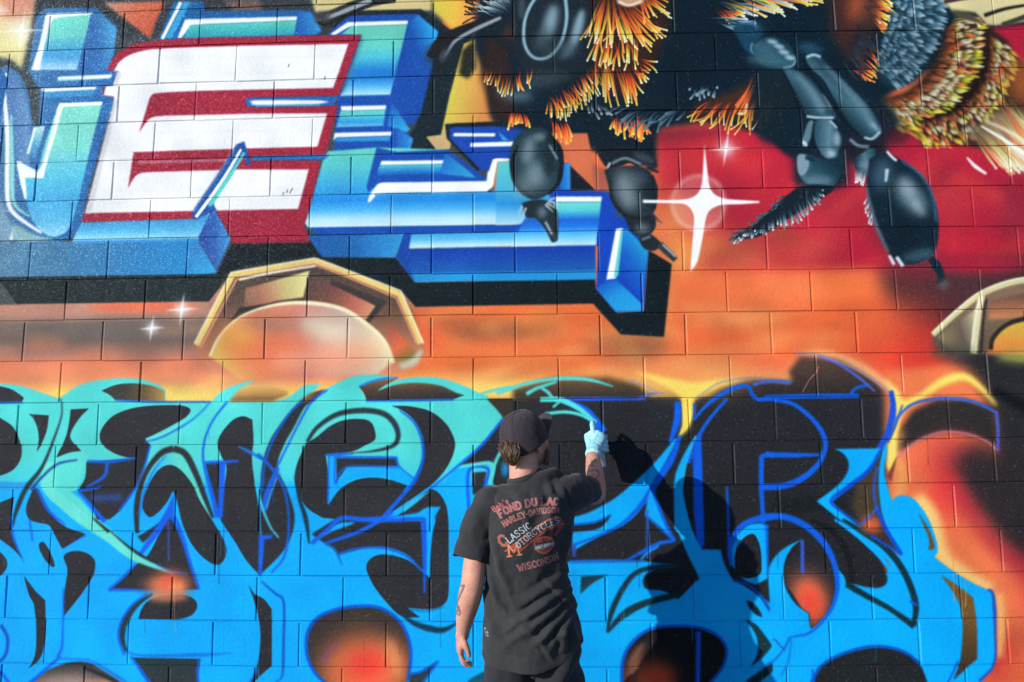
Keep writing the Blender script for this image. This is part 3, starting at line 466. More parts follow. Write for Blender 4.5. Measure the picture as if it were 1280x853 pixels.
def paint_lower_left(k, rng, K='#2b2d32'):
    body = VS((466,TL),(560,TL),(596,'#3ccbdc'),(606,BL),(860,BL))
    k.P('-20,471* 8,471 30,475 52,483 72,490* 82,484 96,475 116,469 150,466 176,468 195,474 206,481* 206,497* 262,497* 275,485 292,477 318,470* 308,477 296,488 285,497* 340,498* 360,492 378,479 388,477 401,476.5* 390,486 376,498* 392,492 412,480 440,468 466,466 488,468.5 498,471* 480,473 462,477 448,481* 454,489 457,498* 470,486* 490,475 520,470 550,472 580,482 598,491 608,495* 618,508 629,521* 640,540* 672,600* 672,900* -20,900*', body, .7)
    # brighter blue lower regions / teal tongues
    k.L('-20,592 30,594 50,598 30,604 -20,604', '#1f9ee0', 1)
    k.P('44,602* 66,605 80,620 100,640 118,655 100,662 75,648 58,628', BL, .8)
    k.S('64,570 60,590 66,606 82,624 104,642 132,662 160,686 190,702 214,712', [20,26,18,18,17,13,10,5,1], '#66e0d0', .7)
    k.P('66,565* 104,560 106,572 100,590 92,606* 80,606 66,604* 66,585', '#58dace', .8)
    k.S('70,600 92,618 120,645', [10,10,2], '#58dace', 1)
    # black shapes
    H = lambda t, **a: k.P(t, K, **a)
    H('-10,473* 0,474 14,478 26,486 29,489* 26,494* -10,494*'); k.S('-10,494.5 28,494.5', 2, DB)
    k.P('126,481* 145,474 165,472.5 186,475 205,482* 205,496* 143,493* 137,487', G(130,480,206,486,'#3c3834','#3a3634','#6a5638','#b89850')); k.S('143,493 180,495.5 262,497', 2, DB)
    H('-10,508* 0,514 15,525 24,545 25,560 20,572 10,581 -10,588*')
    H('35,509* 60,511* 57,530 51,545 44,557* 47,540 45,525 40,514'); H('87,504* 110,503* 98,515 87,533 88,543 100,556* 85,558 68,564* 80,540 85,520')
    k.P('285,497* 300,480 320,476* 345,480 360,488 340,497*', G(320,478,320,498,'#e8b868','#c09050','#5c4a34'), 1.5)
    H('124,545 125,530 140,513 165,503.5 195,500.5 225,501 237,506 232,515 215,525 195,535 180,542* 186,550* 168,565 150,563 135,556')
    H('106,570* 167,566* 168,552* 186,550* 180,572 168,602 148,630 134,642* 118,642* 112,625 95,605* 104,590')
    k.L('108,612 150,610 150,619 112,620', '#2c4a94', 2, .8)
    k.S('107,569 135,570 168,566', [3,4,2], DB); k.S('132,571 128,588 105,602', [4,4,2], DB); k.S('124,600 118,603 96,606', [2,3,3], DB)
    k.S('95,606 112,626 128,645', [3,4,6], DB); k.S('186,551 178,578 166,604 146,632', 2.5, DB)
    k.S('180,546 200,540 230,525 250,510 262,497', [2,3,3,2,2], '#1680d8'); k.S('180,543 200,537 225,524', [1,2,1], '#7fe8e0')
    k.S('283,497 265,520 254,545 252,570 258,600 268,638', [2.5,2.5,2.5,3,3,4], DB)
    H('270,550 276,535 290,520 303,515.5 314,520* 315,545 313,570 316,600 321,640 322,716* 305,697 290,672 277,652 272,640 276,610 281,580 275,566')
    k.L('253,571 296,570 296,573 280,574 275,642 266,642', DB, .6); k.L('255,575 272,574 270,632', K, .6)
    k.S('296,553 315,563 326,570', [2,4,3], '#0e74d8'); 
    # arch of the A
    k.P('172,640* 177,608 188,582 204,562 216,556 228,566 242,592 255,625 262,645* 240,610* 218,580* 190,600*', G(176,600,222,580,BL,'#2fc0e8','#58dace'), .8)
    H('175,627 180,606 194,583 209,575 223,581 238,600 248,622 262,645 277,672 279,688 271,700 259,698 243,684 230,664 223,645 214,608* 206,622 196,633 184,640')
    k.P('190,660* 196,636 206,622 214,608* 219,625 224,648 232,668* 215,690*', BL, .7); k.P('198,645* 208,625 215,610* 214,640 208,660*', DB, .8)
    k.S('168,660 168,628 173,602 184,578 200,560 215,554.5', [5,7,7,6,7,8], K); k.S('215,554.5 230,562 243,588 252,613 263,642', [8,8,7,6,4], K)
    k.S('171,640 178,607 190,582 206,563', [1.5,2,2,1], '#1670d8')
    # triangle, orange glow
    H('206,640* 217,650 235,700 244,731* 190,731 132,730* 150,716 165,700 182,686'); k.L('168,664 176,660 208,640 196,655 175,672', K, .8)
    k.S('207,638 188,664 170,688', [9,8,4], DB); k.S('214,640 225,668 236,706 244,731', [7,5,4,4], DB); k.S('131,730 165,731 190,733', [4,3,2], DB); k.S('131,730 150,714 165,698', [3,3,2], DB); k.S('207,645 207,695', 2.5, '#3a4a94')
    k.S('113,640 140,664 163,684 190,700 226,714', [2,5,8,8,5], '#20262c', .9); k.S('185,697 205,706 230,713', [2,3,3], DB)
    k.S('130,661 160,687 190,702 214,712', [11,10,6,1], '#66e0d0', .7)
    k.S('104,662 86,670 76,677', [2,2,2], DB)
    k.blob(205,724,34,13,'#7a4a3c',.85); k.blob(206,726,24,12,'#f08a5a',.95); k.blob(208,722,12,12,'#f0503c',.9,0,.6); k.blob(216,728,10,6,'#f09a60',.8)
    H('168,767* 172,755 180,745 195,739 225,738 238,743 242,752 235,763 215,768'); k.blob(205,740,26,6,'#d8845a',.8)
    k.S('186,736 165,750 151,770 147,790 152,808', [2,7,9,8,4], '#24383c'); k.S('180,735 160,750 147,770 143,790 150,812', [2,2.5,3,3,3], DB)
    # left hand details
    H('38,604* 45,603 60,632 78,650 104,660* 88,670 74,678* 62,655 58,648 45,645 33,640 30,625'); H('-10,622* 15,612* 10,640 12,660 24,690* 12,677 -10,660*'); H('-10,680 3,688 4,702 -10,712')
    k.P('37,690* 33,665 38,650 48,647 58,652 70,672 80,700 80,720 76,728* 60,712*', BL, .8)
    H('45,672 50,669 57,678 64,695 63,701 55,695 47,682'); H('76,687 88,681 103,683 114,692 114,707 105,724 90,744 75,762* 75,740 79,715 80,702')
    H('26,711* 40,730 52,742* 52,770 50,795 44,815 30,827* 38,810 40,780 38,748 32,735')
    k.S('75,490 76,510 66,540 50,576 30,602 17,632 13,650', [1.5,2,3,4,6,6,2], '#20343a'); k.S('95,567 70,572 50,588 36,604', [2,3,3,4], '#154a94'); k.S('44,603 58,630 78,648', [3,4,2], DB); k.S('10,640 14,665 26,694', [3,3,1], DB); k.S('34,640 37,668', [2,2], DB)
    k.S('-4,772 4,788 2,808 -6,818', 4, '#0b52c0'); k.S('75,727 74,765 72,800 66,813', [2,2,2.5,3], DB)
    k.P('18,860* 45,835 62,826 82,820 105,821 130,835 172,862*', V(820,856,'#2e3034','#6a5a58','#c8906c'), 1.2); k.blob(80,846,34,9,'#a8948c',.8); k.blob(120,850,24,6,'#d8946c',.8); k.S('98,826 130,840 150,852', [4,6,4], '#2a2c30', 1.2)
    k.S('70,812 45,834 16,858', [3,4,6], DB); k.S('66,815 85,816 108,819 140,838 170,860', [2,3,3,4,4], '#1478dc'); k.S('-6,830 12,853', 4, DB)
    k.P('160,815* 245,818* 242,840 245,860* 188,860* 172,836', V(815,850,'#22383c','#35373d')); k.S('152,808 175,813 245,813 286,811', [3,4,5,1], '#0e78e0'); k.S('158,814 172,834 188,858', [3,4,5], DB); k.S('243,818 241,840 245,860', 3, DB)
    H('306,726* 314,738 325,744 335,757* 334,828* 322,838 300,860* 312,838 319,810 320,780 314,750'); k.S('322,722 340,738 350,749 349,800 347,840 338,848', [2,3,3,3,3,1], '#0e50b4'); k.S('300,858 316,832', 2, DB)
def paint_lower_mid(k, rng, K='#2b2d32'):
    H = lambda t, **a: k.P(t, K, **a)
    H('405,483* 388,489 370,502 350,525 335,548 326,575 323,605 322,640 324,680 321,714* 336,700 350,685 361,665 365,640 357,610 345,580 352,555 366,530 380,505 392,497', blur=.7)
    k.P('400,485* 386,492 370,505 352,540 345,560 352,535 368,510', '#22282c', 2)
    k.P('400,485* 385,490 372,499* 385,497* ', '#8a6a3c', 2)
    k.S('378,497 360,514 340,545 329,575 325,610', 2.5, DB); k.S('408,484 390,497 378,515 362,545 345,578', 2.5, DB)
    k.S('345,580 332,610 326,635', [5,7,7], DB); k.S('348,583 336,612 330,632', 2, '#49a8e8'); k.S('320,563 335,578 352,606 358,648 352,690 335,712', [4,4,3,3,3,2], '#0e5cd0'); k.S('317,600 325,630 335,655 345,668', [2,3,3,2], '#45c8dc')
    k.L('320,665 338,664 336,669 327,670 323,715 319,715', DB, .6)
    # spiral of the S
    H('380,551* 394,543* 412,529 430,522 450,521 462,525 467,536 467,547 455,554 437,562 405,565* 409,598 407,627* 420,610 440,598 462,594 485,597 507,604* 495,622 478,640 462,650 400,644* 382,632 370,614 366,595 369,577')
    k.P('418,569* 493,570* 496,581* 432,581* 418,600*', K, .6); k.S('418,568 455,569 494,570', [3,3,3], DB); k.S('493,570 497,582 515,598', [3,3,4], DB)
    k.P('409,566* 417,566* 417,602* 431,582* 496,582* 517,599* 508,605 485,597 462,594 440,597 424,606 407,628*', BL, .6)
    k.S('417,566 417,602 431,581 496,582', 2.2, DB); k.S('404,566 420,565 440,564', [2,4,2], DB); k.S('409,566 408,600 407,625', 2, DB)
    k.S('382,549 395,531 420,515 450,510.5 476,514 490,525 496,540 493,552 482,558 460,562 436,563.5', [4,5,6,6.5,7,7,7,6,4,2,1], '#26343a')
    H('488,505* 510,506 535,512 553,525 563,540 567,556 560,577 545,597 525,613 496,632 470,650* 500,620* 515,600* 527,570* 526,545 517,525 503,512')
    k.S('498,510 517,527 526,550 526,575 515,600 498,620 478,642', [2,3,3.5,3.5,5,5,5], DB)
    # brown lens
    k.P('448,481* 470,474 497,471* 482,479 470,487* 495,478 520,476 545,478 565,484 580,493* 566,498* 457,498* 454,489', V(472,498,'#8a6638','#4c3c34','#2c2c30')); k.S('456,498.5 500,499 566,498.5', 2.2, DB); k.S('448,481 462,475 480,471 497,470', [2,2,2,1], DB)
    k.P('472,485* 490,476 520,471 550,473 580,483 598,492* 575,492 550,481 520,476.5 492,479', TL, .7)
    # right of the blade
    k.P('608,495* 618,508 629,521* 640,524* 700,505* 700,640* 632,640* 612,600* 613,580* 575,582* 566,586* 600,556 628,523* 618,508', '#26282d', .7)
    k.L('566,585 585,582 584,640 670,640 670,860 540,860 520,640 545,612', BL, .7)
    k.L('607,498 640,498 640,521 629,521', '#39332e', 1)
    k.P('588,590* 606,589* 601,612 588,618*', K, .6); k.S('583,640 584,588 608,586 602,612', [4,4,4,4], DB); k.S('568,583 590,580 613,580 611,600 608,612', [3,4,5,5,3], TL, 1); k.S('629,556 617,578 610,605', [4,4,4], TL); k.blob(629,586,4,10,'#1298e4',.9)
    k.S('628,523 600,556 566,585 535,610 505,634', [3,3.5,3,2,2], DB)
    k.S('608,497 600,492 625,486 640,484', [2,3,4,4], TL)
    # pill and bars
    H('490,645* 512,630 531,612 542,612 552,624 557,645 557,700 556,742 550,754 535,760 505,758* 520,770* 497,768 478,750 462,728 454,708 458,697 470,691 487,692 507,699 524,712 533,722* 534,690 537,665 541,648 530,644')
    k.P('519,640* 530,633 548,632* 541,645 537,665 534,690 531,715* 528,700 528,650', BL, .7); k.S('500,636 520,622 534,612', [6,5,1], '#35bce4'); 
    k.P('386,664* 422,642* 528,650* 527,712* 520,708 505,692 482,683 455,682 420,690* 412,680 400,674', K, .7); k.L('440,654 524,652 524,664 430,664','#1c2024',2,.7)
    k.P('386,676* 398,664 412,655 424,650* 440,651 410,662', BL, .7)
    k.S('386,676 405,660 424,645 455,647 527,646', [5,6,6,8,7], DB); k.S('402,676 440,664 465,652 488,638', [3,5,5,4], DB); k.S('526,646 527,700 526,740', [7,6,2], DB)
    k.P('478,646* 530,638 530,644 500,645', BL, .6)
    k.S('420,690 436,684 458,682 482,684 505,694 524,713', [3,2.5,2.5,2.5,3,2], DB); k.S('403,676 415,684 424,703', [2,2.5,1], '#0e4ea8')
    k.S('497,765 512,777 535,785 550,786 566,778', [3,6,8,7,2], '#0f3a52'); k.S('508,760 530,762 550,757', 2, '#0e6a9c')
    k.S('366,590 371,618 379,645 383,676', [1,4,6,2], '#12343e')
    # ball
    k.P('377,800 381,780 395,766 420,757 445,755 470,757 490,770 503,790 508,812 505,842 500,862* 415,862* 390,840 380,822', '#32302f', .7)
    k.clip('377,800 381,780 395,766 420,757 445,755 470,757 490,770 503,790 508,812 505,842 500,862* 415,862* 390,840 380,822'); k.blob(450,830,62,44,'#7a4a34',.8); k.blob(452,838,52,40,'#f08a50',.95,0,.3); k.blob(450,836,40,30,'#ee5c3c',.9,0,.5); k.blob(453,828,22,16,'#f03a34',.9); k.blob(487,820,8,26,'#f0a060',.6,-15); k.S('398,828 405,812 418,802',5,'#8a4c78',2,.7); k.clip()
    k.S('415,862 390,840 379,818 378,796 384,778 400,764 430,756 465,756 490,770 503,790 508,815 504,850', 4, '#0e56cc')
    k.P('504,862* 507,840* 520,838 542,825* 530,842 516,862*', '#2c3c44', .7); k.S('507,841 522,837 542,825', 2.5, DB); k.S('542,826 528,845 514,860', 2, DB); k.P('570,862* 582,848 600,838* 640,840* 640,862*', '#15546c', 1)
    k.S('420,858 421,830', .1, K)
def paint_lower_right(k, rng, K='#212328'):
    H = lambda t, **a: k.P(t, K, **a)
    P = k.P
    # outlines at the top
    k.S('620,492 640,485 665,478 700,474 735,476 766,485', [4,4,4,5,4,1.5], TL, .9); k.S('657,493 670,486 695,478', [5,4,3], TL, .9); k.S('676,485 685,492 690,500', 4, TL, .9)
    k.S('700,500 760,500.5 806,501', [4,5,3], '#1f54d4', .8); k.S('797,501 812,495 828,494', [3,3,1], '#4a62c8', 1); k.S('785,477 805,484 826,496', 3, '#a08ab0', 1.2, .7)
    k.S('704,503 725,511 738,522 752,542', [5,9,10,12], DB, .8)
    k.S('674,500 700,501 724,513 743,530', [6,7,6,5], TL, .9); k.S('680,518 705,516 725,520 743,530', [4,4,4,4], TL, .8); k.S('690,510 698,503', 3, TL, 1)
    # yellow flame drip
    k.blob(870,470,70,22,'#f6a860',.7)
    P('790,466* 815,478 838,490 851,502* 853,520 851,538 846,550* 858,540 865,522 866,504* 885,492 912,482 930,476* 900,478 870,482 845,478', '#fbdb66', 2.2)
    k.L('851,500 866,500 865,520 858,538 846,550 852,535', '#fada5c', .8)
    k.S('846,505 845,528 836,556', [8,9,5], DB, 1); k.S('867,507 866,526', [4,3], '#1f50c0'); k.S('866,528 880,512 900,497 920,488 934,487 940,500', [3,4,5,6,5,4], DB, .8)
    k.S('870,500 900,482 940,477 985,484', [2,3,3,3], '#8a86a8', 1.2, .6); k.S('940,485 962,481 988,483', 4, '#3c66d0', .9)
    k.S('908,502 885,528 870,552 857,582', [4,4,5,7], DB, .8)
    # blue ribbons going down
    P('842,551* 815,582 790,605 765,625 735,641 712,648* 712,690* 745,672 775,658 795,642 813,612 826,588 846,552*', BL, .7)
    k.S('848,548 838,575 816,608 800,632 775,656 745,671 714,682', [5,9,9,6,4,3,3], DB, .8)
    P('708,658* 740,655 762,645* 745,662 708,667*', K, .7); k.S('708,657 740,654 760,646', 2, NB)
    P('868,548* 856,580 851,610 855,640 862,665 872,690* 840,665* 840,610 846,585 858,562', BL, .7); k.L('864,556 875,547 876,612 877,685 868,690 864,640', DB, .8); k.S('868,548 856,580 850,612', 2, '#35c4f4')
    P('803,646* 807,625 812,612* 822,640 832,665 840,680* 822,662', BL, .7); k.S('812,612 822,640 832,664 840,680', 4, DB, .8); k.S('803,646 822,663 838,678', 2.5, DB, .8); k.S('806,640 806,700', [3,4], '#2f5cd0', .9, .8)
    k.S('906,612 907,650 908,700', [3,3,4], DB, .8); k.S('714,681 714,697', 4, '#3a48b8', 1); k.S('780,702 800,692 820,682 838,679', [3,5,5,4], DB, .8); k.S('797,702 806,693 820,685', 3, '#1f8ce0', .8)
    # lower blue field
    P('700,703* 800,704* 845,710* 815,714 800,725 803,735 825,741 843,752* 870,726* 853,690 842,660 840,640* 855,640* 858,662 874,690* 897,691* 902,710 912,729* 925,736 940,746 960,760* 975,700* 970,720* 1000,860* 1000,1000 560,1000 560,860 700,860', BL, .7)
    P('800,735 803,727 812,723 868,725* 846,748* 825,741 806,739', K, .8)
    k.S('708,703.5 760,703 802,704', [4,4,2], '#0e6ee0', .8); k.L('708,712 718,712 716,860 708,860', '#0c94d8', 2, .6)
    P('722,722* 757,720* 740,728 727,738 721,744*', '#153a48', .7); k.S('754,792 760,766 774,738 790,719 812,712 845,709', [3,7,7,6,6,4], '#14343e', .8); k.S('754,792 774,771 800,757 842,746', [3,10,8,8], '#12333c', .8)
    P('815,716 830,714 846,712* 838,722 812,724', K, 1)
    P('772,870* 774,828 785,806 805,791 830,786 865,788 890,798 902,814 898,836 885,852 872,866*', '#15181c', .8); k.clip('772,870* 774,828 785,806 805,791 830,786 865,788 890,798 902,814 898,836 885,852 872,866*'); k.blob(800,845,30,26,'#6a3a2c',.8); k.blob(806,856,28,22,'#e8653c',.95,0,.4); k.blob(820,850,16,14,'#e0442f',.9); k.P('779,830* 790,812 803,804* 795,822 790,845 784,862*', '#7a5040', 2); k.clip()
    k.S('771,868 773,828 785,805 805,790 830,785.5 865,787 890,797 902,814 898,836 880,860', [4,4,4,3.5,3.5,3.5,3.5,3.5,3.5,3.5], '#0c4fc0'); k.S('868,792 866,862', 6, '#1458d4', .8)
    P('928,755* 936,757 945,768 948,776* 939,772 932,764', '#12222c', .6); P('926,778* 940,785 952,800 960,812* 948,826 932,838* 941,822 941,803 935,790', '#14333c', .6)
    k.S('912,729 930,735 945,748 958,768', [3,3.5,4,4], '#0c4cb0')
    k.S('930,860 960,838 985,822', [12,10,2], '#142a34', 1); k.S('960,763 970,778 968,795 960,806', [3,2,2,2], '#0c58bc')
    # loop
    k.S('911,712 909,692 914,674 926,660 945,653 962,650', [6,6,7,7,8,8], DB, .8); P('913,712* 911,692 917,676 930,662 948,658* 956,662* 955,728* 940,735* 925,728', BL, .7)
    H('916,718 914,702 919,686 928,675 939,672 946,686 948,706 946,722 932,727 920,724')
    k.S('950,574 949,610 951,660', [6,6,5], DB, .9); k.S('949,575 960,571', 5, DB, .9); k.S('950,612 970,613', 6, DB, .9); k.S('955,660 956,722', [4,1.5], DB)
    P('956,728* 958,712 968,697 982,687 1000,679* 985,692 976,712 977,738 990,760 1006,772* 1008,795* 985,802* 960,805*', BL, .7)
    # right part
    k.S('1000,445 1040,449 1075,464 1104,484 1119,498', [2,6,8,8,4], '#f8c48a', 2.6, .75)
    k.S('955,501 1010,500.5 1073,501', [5,6,5], DB, .7); k.S('940,498 948,504 958,502', 5, DB); k.S('1062,499 1070,491 1084,488', 3.5, DB); k.S('1022,450 1050,462 1075,480 1093,496', [3,3.5,3.5,2], '#4a66d0', .8); k.S('993,445 1030,452 1070,468 1100,488 1112,500', 2.5, '#9a90b8', 1, .75)
    k.S('950,503 970,505 992,511 1014,529 1027,548 1030,565 1021,585 1002,602 978,612 948,614', [4,5,5,5.5,6,6,7,8,8,7], DB, .7); k.S('955,573 990,574 1024,574', [7,6,3], DB, .7)
    k.L('960,630 1040,620 1060,640 1030,650 960,648', '#141a1e', 4, .7)
    k.L('1070,597 1098,575 1100,640 1075,660 1062,640', '#463a2a', 3); k.S('1113,495 1115,518 1109,546 1094,572 1070,604 1036,632', [6,9,8,7,4,4], '#1a4fd0', .8); k.S('1127,513 1117,540 1108,560', [2,3,3], '#1f50a8')
    P('1041,567* 1099,567* 1095,580 1080,596 1060,611 1036,632* 1048,645 1075,668 1100,690* 1112,712* 1075,685 1045,655 1018,632* 1045,612 1057,596 1058,582 1051,572', BL, .7); k.S('1099,569 1084,594 1060,613 1036,631 1050,646 1075,664', [3,5,5,4,3,2], NB, .7); k.S('1094,590 1090,620 1094,650', [3,4,3], '#2c50b0', 1)
    P('1105,560* 1107,570 1103,595 1108,620 1113,633* 1117,628 1126,626 1138,630 1149,642 1159,660 1167,684 1168,697 1164,704* 1185,720 1210,736 1231,746* 1237,750 1238,800 1237,838 1222,856* 1200,1000* 960,1000* 960,806* 985,801* 1010,793 1030,775 1042,745 1041,715* 1060,735* 1100,745 1110,720 1100,690 1124,702* 1106,670 1098,640 1096,600 1100,575', BL, .7)
    k.L('985,840 1000,795 1040,760 1050,738 1110,720 1140,800 1150,860 980,860', BL, .8)
    P('1020,645* 1045,655 1070,678 1090,704 1103,722 1104,735 1095,741 1078,740 1062,736 1054,739* 1050,722 1043,700 1028,678 1008,661 985,651*', K, .8); k.S('1010,655 1035,668 1052,690 1060,715 1060,735', [5,8,8,8,6], '#16191c', 1.2)
    k.S('1040,655 1062,670 1085,690 1104,712 1116,735', [3,6,6,6,3], BL, .7); k.S('1050,655 1076,672 1100,688 1120,712 1133,738 1140,765 1137,790', [4,7,9,8,8,8,6], '#10303a', .7); k.S('1054,736 1080,752 1108,768 1138,790', [8,7,6,8], '#10303a', .7); k.S('1133,758 1142,764', 3, '#0e5cd0')
    P('1074,662* 1094,640* 1104,668 1122,698* 1095,682', '#3a2c28', .8); k.blob(1086,662,13,10,'#e8683c',.9); k.S('1093,640 1104,668 1123,700', 5, NB, .7); k.S('1085,676 1104,688 1123,700', 3, NB, .7); k.S('1074,661 1086,650 1094,640', 3, '#3c5ab8', .9)
    H('976,720 978,705 986,690 1000,679* 1015,690 1030,705 1038,725 1038,745 1030,770 1015,787 1008,791* 1007,772 998,765 985,745 978,735')
    k.clip('976,720 978,705 986,690 1000,679* 1015,690 1030,705 1038,725 1038,745 1030,770 1015,787 1008,791* 1007,772 998,765 985,745 978,735'); k.blob(1006,752,24,34,'#a86048',.8,-15); k.blob(1008,756,19,28,'#ee6c44',.95,-15,.35); k.blob(1008,758,12,18,'#ee4438',.9,-15); k.clip(); k.S('999,680 999,722', 4.5, '#2f58c8', .9)
    k.S('945,653 968,650 990,655 1012,669 1030,690 1040,715 1042,742 1034,767 1020,785 1005,797 985,801', [8,8,8,8,8,7,6,5,4,3,2], DB, .7)
    P('1145,648* 1155,664 1162,680 1164,693 1157,695* 1157,680', '#6c4c30', .7); P('1171,726* 1190,738 1212,755* 1216,790 1216,832* 1200,845 1185,858* 1195,830 1198,790 1195,765 1185,745', V(726,850,'#7a5a2c','#6a4c28','#3c3024'), .7); k.S('1230,746 1237,752 1239,800 1237,838 1218,860', [3,5,3,3,4], '#2a50b4')
    P('1006,862* 1022,838 1045,825 1075,817 1100,816 1125,823 1143,836 1154,862*', '#202428', .8); k.S('1008,858 1022,837 1045,824 1075,815.5 1100,815 1125,822 1145,837', 3.5, '#0c4cb4'); k.S('1011,862 1010,842', 3, DB); k.S('1178,862 1192,834', 2, NB)
    k.S('982,801 975,815 962,830 950,836', [2.5,2,2,2], '#0c58b8'); k.S('962,803 972,814 976,818', 2, '#0c58b8'); k.S('984,800 980,830 970,850', 1.6, '#0c6cc8')
    k.S('1023,463 1019,472 1011,480 1002,496', [1.2,1.4,1.2,1], '#a86a60', .4); k.S('1114,536 1135,515 1160,507 1190,506 1220,512 1245,525', [3,3.5,3.5,3.5,3.5,3], '#2f62d0', .8); k.S('1244,523 1246,548 1245,571', [4,4,4], '#4a58c0', 1)
def paint_outskirts(k, rng):
    K = '#2b2d32'
    # lettering carries on beyond the frame and down to the footing
    for x0 in (-560, -300, 1330, 1600, 1850):
        t = lambda s: ' '.join('%g,%g%s' % (float(p.rstrip('*').split(',')[0])+x0, float(p.rstrip('*').split(',')[1]), '*' if p.endswith('*') else '') for p in s.split())
        k.P(t('0,500* 40,475 110,468 170,480 230,500* 250,600 240,700 260,860 250,940* 0,940* 10,800 -10,650'), VS((466,TL),(590,TL),(610,BL),(860,BL)), .8)
        k.P(t('60,540 90,520 140,520 160,545 130,590 100,640 80,600'), K); k.P(t('120,700 160,660 200,690 190,760 150,800 110,780'), K); k.P(t('20,850 60,800 110,830 140,900 60,940'), '#c0563c', 3)
        k.S(t('30,520 20,620 60,700 50,800'), 5, DB); k.S(t('200,520 220,600 190,660'), 4, DB)
    for x0 in range(0, 1240, 130):
        k.P(f'{x0},880 {x0+50},862 {x0+90},880 {x0+80},940 {x0+30},960', K, 1)
    k.L('-700,945 2100,945 2100,1200 -700,1200', '#3a3b3e', 2)
    for x0 in (-620, -420, -200):
        k.L(f'{x0},300 {x0+60},60 {x0+190},60 {x0+140},300', VS((60,'#72d8c4'),(200,'#46a8da'),(300,'#98d8f0')), 1); k.L(f'{x0+60},60 {x0+190},60 {x0+188},68 {x0+66},68', '#f4fafa')
        k.L(f'{x0+190},60 {x0+215},90 {x0+165},320 {x0+140},300', '#135da0', 1)
def paint_mural(k):
    rng = np.random.default_rng(7)
    paint_background(k, rng); paint_lower_base(k, rng); paint_left_letters(k, rng); paint_mid_letters(k, rng); paint_E(k, rng); paint_gems(k, rng); paint_bee(k, rng); paint_stars(k, rng)
    paint_outskirts(k, rng); paint_lower_left(k, rng); paint_lower_mid(k, rng); paint_lower_right(k, rng)

def paint_drips(k):
    rng = np.random.default_rng(9)
    for i in range(150):
        x = rng.uniform(0, 1240) if i % 3 else rng.uniform(225, 330); y = rng.uniform(500, 840); L = rng.gamma(2.0, 11)
        c = np.clip(k.T([(x, y)])[0].astype(int), 0, [k.w-1, k.h-1]); col = k.c[c[1], c[0]]
        h = '#%02x%02x%02x' % tuple(int(v*255) for v in np.clip(col*rng.uniform(.85,1.1), 0, 1))
        k.S(f'{x},{y} {x+rng.normal(0,.4)},{y+L*.6} {x+rng.normal(0,.5)},{y+L}', [.9,.8,1.2], h, .35, rng.uniform(.35,.8))
def paint_speckle(k):
    rng = np.random.default_rng(3)
    h, w = k.h, k.w
    X, Y = k.px_grid()                                     # photo-scale position of every canvas texel
    n = rng.standard_normal((h, w)).astype(np.float32)
    n = gblur(n, .62); n /= n.std()
    lum = k.c.mean(-1)
    zone = np.clip((620-X)/520, 0, 1)*np.clip((400-Y)/90, 0, 1)
    amp = np.clip(1.15-lum, .1, 1)
    k.c += ((np.clip(n-.35, 0, 2.4)*(.02+.16*zone)-np.clip(-n-.3, 0, 2)*(.016+.03*zone))*amp)[...,None]  # glare on the rough blocks put into the colour as pale grain, strongest upper left
    sp = rng.random((h, w), dtype=np.float32); m = (sp > .9984).astype(np.float32)
    m = gblur(m, .7)*1.6
    m *= np.clip(.62-lum, .16, .6)*1.2
    k.c += (np.float32([.85,.9,.95])-k.c)*np.clip(m,0,.8)[...,None]  # white dots: dust specks, and sun glints painted in with them
    # soft uneven coats
    c = rng.standard_normal((h//24+2, w//24+2)).astype(np.float32)
    c = np.kron(c, np.ones((24,24),np.float32))[:h,:w]; c = gblur(c, 18); c /= c.std()
    k.c *= (1+.022*c)[...,None]
    np.clip(k.c, 0.012, .97, out=k.c)
# ---------------------------------------------------------------- generic helpers
def link(o, parent=None):
    COL.objects.link(o)
    if parent is not None: o.parent = parent
    return o
def mesh_obj(name, verts, faces, mat, parent=None, smooth=True, uvs=None):
    me = bpy.data.meshes.new(name); me.from_pydata([tuple(v) for v in verts], [], faces); me.update()
    if uvs is not None:
        ul = me.uv_layers.new(name='UVMap')
        for l in me.loops: ul.data[l.index].uv = uvs[l.vertex_index]
    if smooth: me.polygons.foreach_set('use_smooth', [True]*len(me.polygons))
    if mat: me.materials.append(mat)
    return link(bpy.data.objects.new(name, me), parent)
def tag(o, label=None, cat=None, group=None, kind=None):
    for k, v in (('label',label),('category',cat),('group',group),('kind',kind)):
        if v: o[k] = v
    return o
def np_image(name, rgb, alpha=None, nc=False):
    h, w, _ = rgb.shape
    im = bpy.data.images.new(name, w, h, alpha=True)
    if nc: im.colorspace_settings.name = 'Non-Color'
    a = np.ones((h,w,4), np.float32); a[...,:3] = rgb
    if alpha is not None: a[...,3] = alpha
    im.pixels.foreach_set(np.ascontiguousarray(a[::-1]).ravel()); im.update(); im.pack()
    return im
